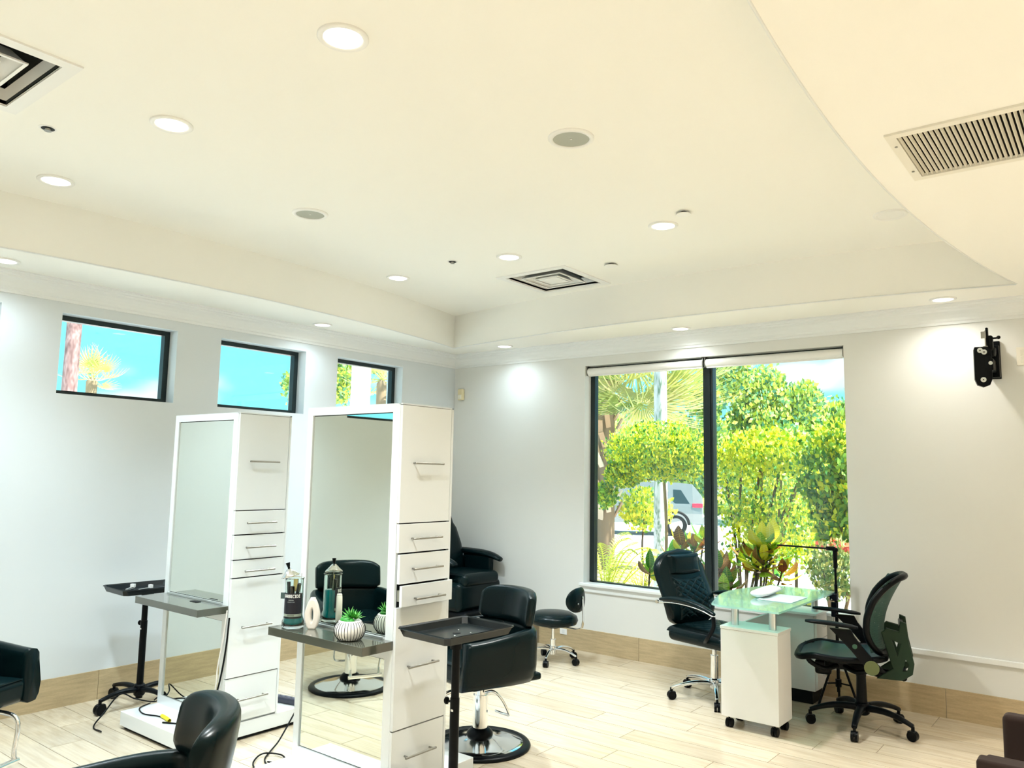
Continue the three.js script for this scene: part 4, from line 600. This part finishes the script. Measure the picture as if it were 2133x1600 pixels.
{ // open rounded shrubs
  const z = -8.7, b = grounded(onZ(1545, 1100, z)), s = thing('rounded_shrub', 'open yellow-green shrub with a rounded top and bare stems', 'shrub', b.toArray()), c = onZ(1592, 1010, z).sub(b), top = onZ(1595, 945, z).sub(b), low = onZ(1600, 1120, z).sub(b);
  const tips = [1510, 1545, 1590, 1630, 1665].map((px, i) => onZ(px, [985, 950, 935, 960, 1000][i], z).sub(b)); stems(s, V(0, 0, 0), tips, 0.016); stems(s, V(0.25, 0, 0.05), [tips[2], tips[3], tips[4]], 0.014, bark);
  foliage(s, 'foliage', 4200, choose(inBlob(c, 0.66, 0.62, 0.45, 0.75), inBlob(c, 0.66, 0.62, 0.45, 0.75), inBlob(low, 0.55, 0.5, 0.35)), 0.052, [3.5, 3.5, 2.5, 1.6]);
  foliage(s, 'sunlit_top_foliage', 2200, inBlob(top, 0.6, 0.26, 0.42), 0.06, [5, 3.5, 1.5, 0.5]);  // new growth plus sunlight on the top, both put into leaf colour
}
{
  const z = -8.1, b = grounded(onZ(1735, 1150, z)), s = thing('dense_round_shrub', 'dense dark green rounded shrub by the window edge', 'shrub', b.toArray()), c = onZ(1752, 985, z).sub(b), top = onZ(1765, 920, z).sub(b);
  stems(s, V(0, 0, 0), [1700, 1730, 1760, 1790].map((px) => onZ(px, 1020, z).sub(b)), 0.018, bark);
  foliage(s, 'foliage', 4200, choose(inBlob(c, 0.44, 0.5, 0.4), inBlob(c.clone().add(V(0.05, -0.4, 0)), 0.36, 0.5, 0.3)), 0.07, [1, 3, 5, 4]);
  foliage(s, 'sunlit_top_foliage', 900, inBlob(top, 0.38, 0.22, 0.36), 0.06, [5, 3.5, 2, 0.8]);  // sunny top painted by a yellower leaf mix, with new growth
  const z2 = -7.7, b2 = grounded(onZ(1745, 1200, z2)), h = thing('flowering_shrub', 'small pale green shrub with red flowers beneath the dense shrub', 'shrub', b2.toArray()), c2 = onZ(1742, 1190, z2).sub(b2);
  stems(h, V(0, 0, 0), [1715, 1740, 1760].map((px) => onZ(px, 1180, z2).sub(b2)), 0.012, bark);
  foliage(h, 'foliage', 1500, inBlob(c2, 0.26, 0.28, 0.2), 0.05, [3, 3, 2, 1], [[0.7, 0.72, 0.25], [0.4, 0.55, 0.2], [0.2, 0.38, 0.12], [0.1, 0.22, 0.08]]);
  foliage(h, 'red_flowers', 40, inBlob(c2.clone().add(V(0, 0.22, 0.1)), 0.2, 0.06, 0.12), 0.05, [1, 1], [[0.8, 0.08, 0.06], [0.85, 0.3, 0.15]]);
}
{ // yellow filler shrubs
  for (const [px, py, z, rx, ry, n, lab] of [[1345, 1062, -13, 0.55, 0.42, 1600, 'low yellow-green shrub between the post and the window frame'], [1660, 1105, -9.6, 0.7, 0.4, 1800, 'loose yellow-green shrub filling the gap between the rounded shrubs']]) {
    const c = onZ(px, py, z), b = V(c.x, z < -9 ? GY : -0.12, c.z), s = thing('low_shrub', lab, 'shrub', b.toArray(), 0, 'low yellow-green shrubs'); stems(s, V(0, 0, 0), [c.clone().sub(b)], 0.02);
    foliage(s, 'foliage', n, inBlob(c.clone().sub(b), rx, ry, 0.4), 0.08, [5, 4, 2, 1]);
  }
}
// crotons with large veined leaves: every leaf its own piece
{
  const veins = (base, vein) => canvasTex(64, 128, (g, w, h) => { g.fillStyle = base; g.fillRect(0, 0, w, h); g.strokeStyle = vein; g.lineWidth = 3; g.beginPath(); g.moveTo(w / 2, 0); g.lineTo(w / 2, h); g.stroke(); g.lineWidth = 1.6; for (let y = 0; y < h; y += 11) { g.beginPath(); g.moveTo(w / 2, y + 12); g.lineTo(2, y); g.moveTo(w / 2, y + 12); g.lineTo(w - 2, y); g.stroke(); } });
  const lm = [['#e9e01c', '#f4f08c'], ['#8ec21a', '#e9ef6a'], ['#2f8a24', '#b9d34a'], ['#6f4a2a', '#c9a44a'], ['#a8642c', '#e0c05a'], ['#50281f', '#8a5a3a']].map(([a, b]) => new THREE.MeshPhysicalMaterial({ map: veins(a, b), roughness: 0.35, side: THREE.DoubleSide }));
  const lg = [0, 1, 2].map((k) => sheet(4, 7, (u, v) => { const w = (0.22 + k * 0.03) * Math.pow(Math.sin(Math.PI * Math.min(1, v * 0.92 + 0.06)), 0.8), x = (u - 0.5) * 2; return [x * w, v - 0.06 * v * v, 0.10 * Math.abs(x) * w * 2 - 0.28 * v * v]; }));
  const croton = (px, py, z, spread, n, wts, label) => {
    const top = onZ(px, py, z), b = grounded(top), s = thing('croton_plant', label, 'plant', b.toArray(), 0, 'croton plants under the window'), heads = [];
    for (let i = 0; i < Math.max(1, Math.round(n / 9)); i++) heads.push(V(rr(-1, 1) * spread, (top.y - b.y) * rr(0.5, 1.0), rr(-0.5, 0.5) * spread * 0.8));
    heads.forEach((h) => obj('stem', tube([[h.x * 0.3, 0, h.z * 0.3], [h.x * 0.7, h.y * 0.6, h.z * 0.7], h.toArray()], 0.009, 8, 5), barkDark, s));
    for (let i = 0; i < n; i++) { const h = heads[i % heads.length], k = Math.floor(i / heads.length), o = obj('leaf', lg[i % 3], lm[pick(wts)], s), sz = rr(0.15, 0.25); o.position.copy(h).add(V(0, -k * 0.012, 0)); o.rotation.set(0.55 + k * 0.14 + rr(-0.2, 0.3), k * 2.4 + rr(0, 0.6), 0, 'YXZ'); o.scale.setScalar(sz); }
  };
  croton(1425, 1112, -7.25, 0.3, 63, [5, 4, 3, 1.5, 1.5, 1], 'leafy croton of yellow and brown leaves behind the executive chair');
  croton(1550, 1118, -7.2, 0.36, 126, [5, 3, 3, 2.5, 2.5, 1.5], 'large croton of yellow, rust and green veined leaves past the mullion');
  croton(1340, 1175, -6.9, 0.1, 14, [1, 3, 3, 1, 1, 0], 'small croton low in the window beside the yellow fronds');
  croton(1668, 1192, -6.95, 0.02, 6, [2, 4, 1, 1, 1, 0], 'single croton sprig above the glass table');
}
// fan palms
const fanFrond = (segs, droop, wd = 0.022) => { const P = [], ix = []; for (let i = 0; i < segs; i++) { const a = lerp(-1.9, 1.9, i / (segs - 1)), L = 1 - 0.25 * Math.abs(a) / 1.9, n = 5; for (let k = 0; k <= n; k++) { const t = k / n, r = 0.12 + t * L * 0.9, w = wd * Math.sin(Math.PI * Math.min(1, 0.3 + t * 0.7)), x = Math.sin(a) * r, y = Math.cos(a) * r, cx = Math.cos(a) * w, cyy = -Math.sin(a) * w, z = -droop * t * t * L; const o = P.length / 3; P.push(x - cx, y - cyy, z, x + cx, y + cyy, z + 0.008); if (k) ix.push(o - 2, o - 1, o + 1, o - 2, o + 1, o); } } const g = new THREE.BufferGeometry(); g.setAttribute('position', new THREE.Float32BufferAttribute(P, 3)); g.setIndex(ix); g.setAttribute('uv', new THREE.Float32BufferAttribute(new Float32Array(P.length / 3 * 2), 2)); g.computeVertexNormals(); return g; };
const palmM = [[0.54, 0.56, 0.14], [0.36, 0.46, 0.12], [0.60, 0.57, 0.25]].map((c) => mat(c, 0.6, 0, { side: THREE.DoubleSide }));
function fanPalm(c, base, R, n, L, mats, label, lowest, trunkM, boots, wide) {
  const s = thing('fan_palm', label, 'palm tree', base.toArray(), 0, 'fan palms outside'), cc = c.clone().sub(base), g = wide ? [fanFrond(18, 0.25, 0.03), fanFrond(16, 0.5, 0.03)] : [fanFrond(30, 0.6, 0.012), fanFrond(26, 1.1, 0.012)];
  obj('trunk', lathe([[R * 1.15, 0], [R, 0.5], [R * 0.95, cc.y * 0.6], [R, cc.y - 0.1], [R * 0.5, cc.y]], 20), trunkM, s);
  if (boots) for (let i = 0; i < 60; i++) { const a = i * 2.4, y = cc.y * (0.3 + 0.68 * i / 60), o = obj('leaf_base', bx(0.09, 0.3, 0.03, 0, 0.15, 0), i % 3 ? boots[0] : boots[1], s); o.position.set(Math.sin(a) * R * 0.95, y, Math.cos(a) * R * 0.95); o.rotation.set(0.45, a, 0.25 * (i % 2 ? 1 : -1), 'YXZ'); }
  for (let i = 0; i < n; i++) { const a = i * 2.4, e = lerp(0.1, lowest, i / n), st = L * 0.7, f = obj('frond', g[i % 2], mats[i % mats.length], s), d = V(Math.sin(a) * Math.sin(e), Math.cos(e), Math.cos(a) * Math.sin(e)); f.position.copy(cc).addScaledVector(d, st); f.scale.setScalar(L * rr(0.85, 1.15)); f.rotation.set(e, a, rr(-0.2, 0.2), 'YXZ');
    obj('leaf_stalk', rod(cc.toArray(), cc.clone().addScaledVector(d, st + 0.1).toArray(), 0.018, 0.01, 6), mats[0], s); }
}
const bootM = [mat([0.50, 0.34, 0.22], 0.9), mat([0.72, 0.64, 0.52], 0.9)];
{ const z = -12.4, c = onZ(1325, 762, z); fanPalm(c, V(onZ(1262, 900, z).x, GY, z), 0.17, 60, 1.05, palmM, 'fan palm with drooping yellow fronds hanging past the post', 2.75, bark, bootM); }
{ const c = onX(192, 788, -25); fanPalm(c, V(c.x, GY, c.z), 0.16, 13, 0.62, palmM, 'short fan palm beside the thick palm trunk', 2.1, bark, null, true); }
{ const p = onX(150, 740, -18), s = thing('tall_palm', 'thick pinkish palm trunk rising past the first small window', 'palm tree', [p.x, GY, p.z]); const t = dataTex(64, 256, (x, y) => { const g = n2(x * 14, y * 60) * 0.1 + n2(x * 5, y * 16) * 0.12; return [0.56 + g, 0.44 + g, 0.44 + g]; }, true);
  obj('trunk', lathe([[0.2, 0], [0.165, 1], [0.15, 4.6], [0.16, 7]], 24), mat([1, 1, 1], 0.9, 0, { map: t }), s); obj('orange_sunlit_band', lathe([[0.152, 5.05], [0.158, 5.15], [0.16, 5.9], [0.152, 6.0]], 24), mat([0.60, 0.30, 0.06], 0.8), s); for (let i = 0; i < 14; i++) { const f = obj('frond', fanFrond(24, 0.6), palmM[i % 3], s); f.position.set(0, 7, 0); f.scale.setScalar(0.9); f.rotation.set(0.5 + i * 0.1, i * 2.4, 0, 'YXZ'); } }  // orange band paints sunlit colour onto the upper trunk
{ const p = onX(752, 790, -12), s = thing('royal_palm', 'smooth white palm trunk filling the third small window', 'palm tree', [p.x, GY, p.z]); obj('trunk', lathe([[0.26, 0], [0.2, 1.5], [0.19, 4.5], [0.12, 6]], 24), mat([0.86, 0.84, 0.78], 0.8), s); for (let i = 0; i < 12; i++) { const f = obj('frond', fanFrond(24, 0.8), palmM[i % 3], s); f.position.set(0, 5.9, 0); f.scale.setScalar(1.2); f.rotation.set(0.5 + i * 0.12, i * 2.4, 0, 'YXZ'); } }
{ const p = onX(795, 800, -15); fanPalm(V(p.x, p.y + 0.1, p.z), V(p.x, GY, p.z), 0.13, 16, 0.6, palmM, 'small fan palm behind the smooth white trunk', 2.3, bark, null, true); }
{ // arching palm shrub low by the frame
  const rach = () => { const gs = [], arc = (t) => [0, Math.sin(t * 1.9) * 0.55, t * 0.75]; gs.push(tube([arc(0), arc(0.25), arc(0.5), arc(0.75), arc(1)], 0.006, 16, 5)); for (let i = 3; i < 26; i++) { const t = i / 26, [x, y, z] = arc(t), L = 0.26 * Math.sin(Math.PI * (0.15 + 0.8 * t)); for (const k of [-1, 1]) gs.push(sheet(1, 3, (u, v) => [x + k * v * L * 0.75, y - 0.10 * v * v + 0.05 * v, z + v * L * 0.65 + (u - 0.5) * 0.022 * (1 - v * 0.9)])); } return J(...gs); };
  const g = rach(), z = -7.5, b = grounded(onZ(1262, 1150, z)), s = thing('palm_shrub', 'bright yellow-green arching palm shrub at the window corner', 'shrub', b.toArray()), ms = [[0.82, 0.84, 0.05], [0.55, 0.70, 0.06], [0.72, 0.78, 0.18]].map((c) => mat(c, 0.5, 0, { side: THREE.DoubleSide }));
  for (let i = 0; i < 20; i++) { const f = obj('frond', g, ms[i % 3], s); f.position.set(0, 0.1 + 0.25 * (i % 4) / 4, 0); f.rotation.set(-0.5 * (i % 3) / 2, i * 2.4, 0, 'YXZ'); f.scale.setScalar(rr(0.75, 1.2)); }
  const t = grounded(onZ(1338, 1125, -8.4)), q = thing('grass_clump', 'spiky yellow-green grass clump before the post', 'grass', t.toArray()); for (let i = 0; i < 40; i++) { const f = obj('blade', sheet(1, 4, (u, v) => [(u - 0.5) * 0.03 * (1 - v), v * 0.75, v * v * 0.35]), ms[i % 3], q); f.rotation.y = i * 2.4; f.scale.setScalar(rr(0.6, 1.05)); }
}
{ // lamp post
  const p = onZ(1376, 1000, -9.9), s = thing('lamp_post', 'tall round concrete post standing outside the window', 'post', [p.x, GY, p.z]);
  const t = dataTex(64, 256, (x, y) => { const m = sstep(0.05, 0.5, n2(x * 6, y * 22) * 0.6 + n2(x * 20, y * 70) * 0.5) * 0.35; return [0.82 - m, 0.82 - m * 0.75, 0.84 - m]; }, true); t.repeat.set(1, 1);
  obj('shaft', lathe([[0.1, 0], [0.095, 1.5], [0.085, 5], [0.08, 6.5]], 28), mat([1, 1, 1], 0.8, 0, { map: t }), s); obj('base_flange', [cy(0.17, 0.17, 0.05, 0, 0.025, 0, 24), cy(0.125, 0.105, 0.12, 0, 0.1, 0, 24)], mat([0.5, 0.52, 0.5], 0.7), s);
  obj('lamp_arm', [rod([0, 6.4, 0], [0.9, 6.6, 0], 0.04), rb(0.5, 0.1, 0.22, 0.03, 1.1, 6.62, 0)], M.alu, s);
}
{ // silver sport utility vehicle in the lot
  const p = onY(1432, 1114, GY), f = V(-0.86, 0, 0.51), s = thing('parked_car', 'silver sport utility vehicle parked in the lot beyond the shrubs', 'car', [p.x + f.x * 1.9, GY, p.z + f.z * 1.9], Math.atan2(f.x, f.z));
  const paint = mat([0.24, 0.25, 0.245], 0.22, 0.35, { clearcoat: 0.8, clearcoatRoughness: 0.05 }), glass = mat([0.01, 0.03, 0.035], 0.06);
  const sec = (z, h, hood, w) => [[-w, 0.42], [-w * 1.02, 0.75], [-w * 0.99, 0.98], [-w * 0.8, h], [w * 0.8, h], [w * 0.99, 0.98], [w * 1.02, 0.75], [w, 0.42]].map(([x, y]) => [x, hood ? Math.min(y, hood) : y, z]);
  obj('body', loft([sec(-2.35, 1.25, 0, 0.82), sec(-2.3, 1.35, 0, 0.9), sec(-2.0, 1.72, 0, 0.93), sec(-1.2, 1.78, 0, 0.94), sec(0.2, 1.76, 0, 0.94), sec(0.7, 1.62, 0, 0.94), sec(1.3, 1.14, 1.14, 0.94), sec(2.2, 1.02, 1.02, 0.9), sec(2.35, 0.85, 0.85, 0.8)]).toNonIndexed(), paint, s).geometry.computeVertexNormals();
  for (const k of [-1, 1]) {
    obj('side_window', extr([[-1.9, 1.12], [-1.62, 1.58], [-1.1, 1.6], [-1.0, 1.12]], 0.02).rotateY(-Math.PI / 2).rotateZ(k * 0.22).translate(k * 1.15, -0.02, 0), glass, s); obj('side_window', extr([[-0.9, 1.12], [-0.95, 1.6], [0.2, 1.58], [0.75, 1.12]], 0.02).rotateY(-Math.PI / 2).rotateZ(k * 0.22).translate(k * 1.15, -0.02, 0), glass, s);
    obj('tail_light', rb(0.1, 0.14, 0.34, 0.03, k * 0.9, 1.02, -2.15), mat([0.75, 0.02, 0.06], 0.2), s); obj('roof_rail', rod([k * 0.66, 1.84, -1.8], [k * 0.66, 1.84, 0.3], 0.025), M.black, s);
    for (const z of [-1.45, 1.45]) { const w = obj('wheel', [new THREE.TorusGeometry(0.28, 0.085, 12, 32).rotateY(Math.PI / 2).translate(k * 0.88, 0.365, z)], M.dark, s); obj('rim', [cy(0.22, 0.22, 0.06, 0, 0, 0, 24).rotateZ(Math.PI / 2).translate(k * 0.91, 0.365, z)], M.alu, w); obj('arch', new THREE.TorusGeometry(0.42, 0.05, 8, 24, Math.PI).rotateY(Math.PI / 2).translate(k * 0.93, 0.38, z), M.dark, w); }
  }
  obj('bumper', [rb(1.7, 0.22, 0.12, 0.04, 0, 0.52, -2.36), rb(1.6, 0.2, 0.12, 0.04, 0, 0.5, 2.34)], paint, s); obj('rear_window', rb(1.3, 0.36, 0.02, 0.01, 0, 1.4, -2.2).rotateX(0.0), glass, s);
}
// trees behind the lot and past the small windows
function tree(px, py, axis, at, rx, ry, n, size, wts, label, blobs, cols) {
  const c = axis === 'z' ? onZ(px, py, at) : onX(px, py, at), b = V(c.x, GY, c.z), s = thing('shade_tree', label, 'tree', b.toArray(), 0, 'broad leaved trees outside'), cc = c.clone().sub(b);
  obj('trunk', tube([[0, 0, 0], [0.1, cc.y * 0.5, 0], cc.toArray()], Math.max(0.06, rx * 0.05), 10, 8), bark, s);
  const fs = [inBlob(cc, rx, ry, rx, 0.7)]; for (let i = 0; i < blobs; i++) { const a = i * 2.4, q = rr(0.5, 0.95); fs.push(inBlob(cc.clone().add(V(Math.cos(a) * rx * q, rr(-0.6, 0.75) * ry, Math.sin(a) * rx * q)), rx * 0.36, ry * 0.3, rx * 0.36, 0.6)); }
  foliage(s, 'crown', n, choose(...fs), size, wts, cols);
}
const FAR = [[0.84, 0.84, 0.10], [0.60, 0.74, 0.14], [0.32, 0.56, 0.2], [0.10, 0.34, 0.2]];
tree(1530, 900, 'z', -33, 2.6, 3.6, 26000, 0.22, [3, 4, 3, 2.6], 'tall sunlit tree right behind the parking lot mullion side', 12, FAR);
tree(1645, 935, 'z', -36, 2.3, 2.9, 18000, 0.22, [3, 4, 3, 2.6], 'middle tree of the row behind the parking lot', 10, FAR);
tree(1735, 950, 'z', -46, 3.4, 3.6, 18000, 0.27, [3, 4, 3, 2], 'tree at the open end of the row, below the patch of sky', 12, FAR);
tree(1400, 960, 'z', -40, 4.2, 2.9, 14000, 0.27, [4, 4, 2, 1], 'broad tree hidden behind the fan palm', 10, FAR);
tree(1900, 950, 'z', -44, 4.0, 3.2, 5000, 0.45, [3, 4, 3, 2], 'tree hidden past the window edge behind the dense shrub', 8, FAR);
tree(640, 810, 'x', -13, 0.52, 0.5, 2200, 0.08, [4, 4, 3, 2], 'leafy tree branch reaching into the second small window', 6, FAR);
tree(690, 800, 'x', -20, 1.0, 1.3, 4500, 0.14, [4, 4, 3, 2], 'green tree beside the smooth white trunk', 8, FAR);
for (const o of [scene]) o.traverse((m) => { if (m.isLight && m.shadow) m.castShadow = true; });
renderer.render(scene, camera);
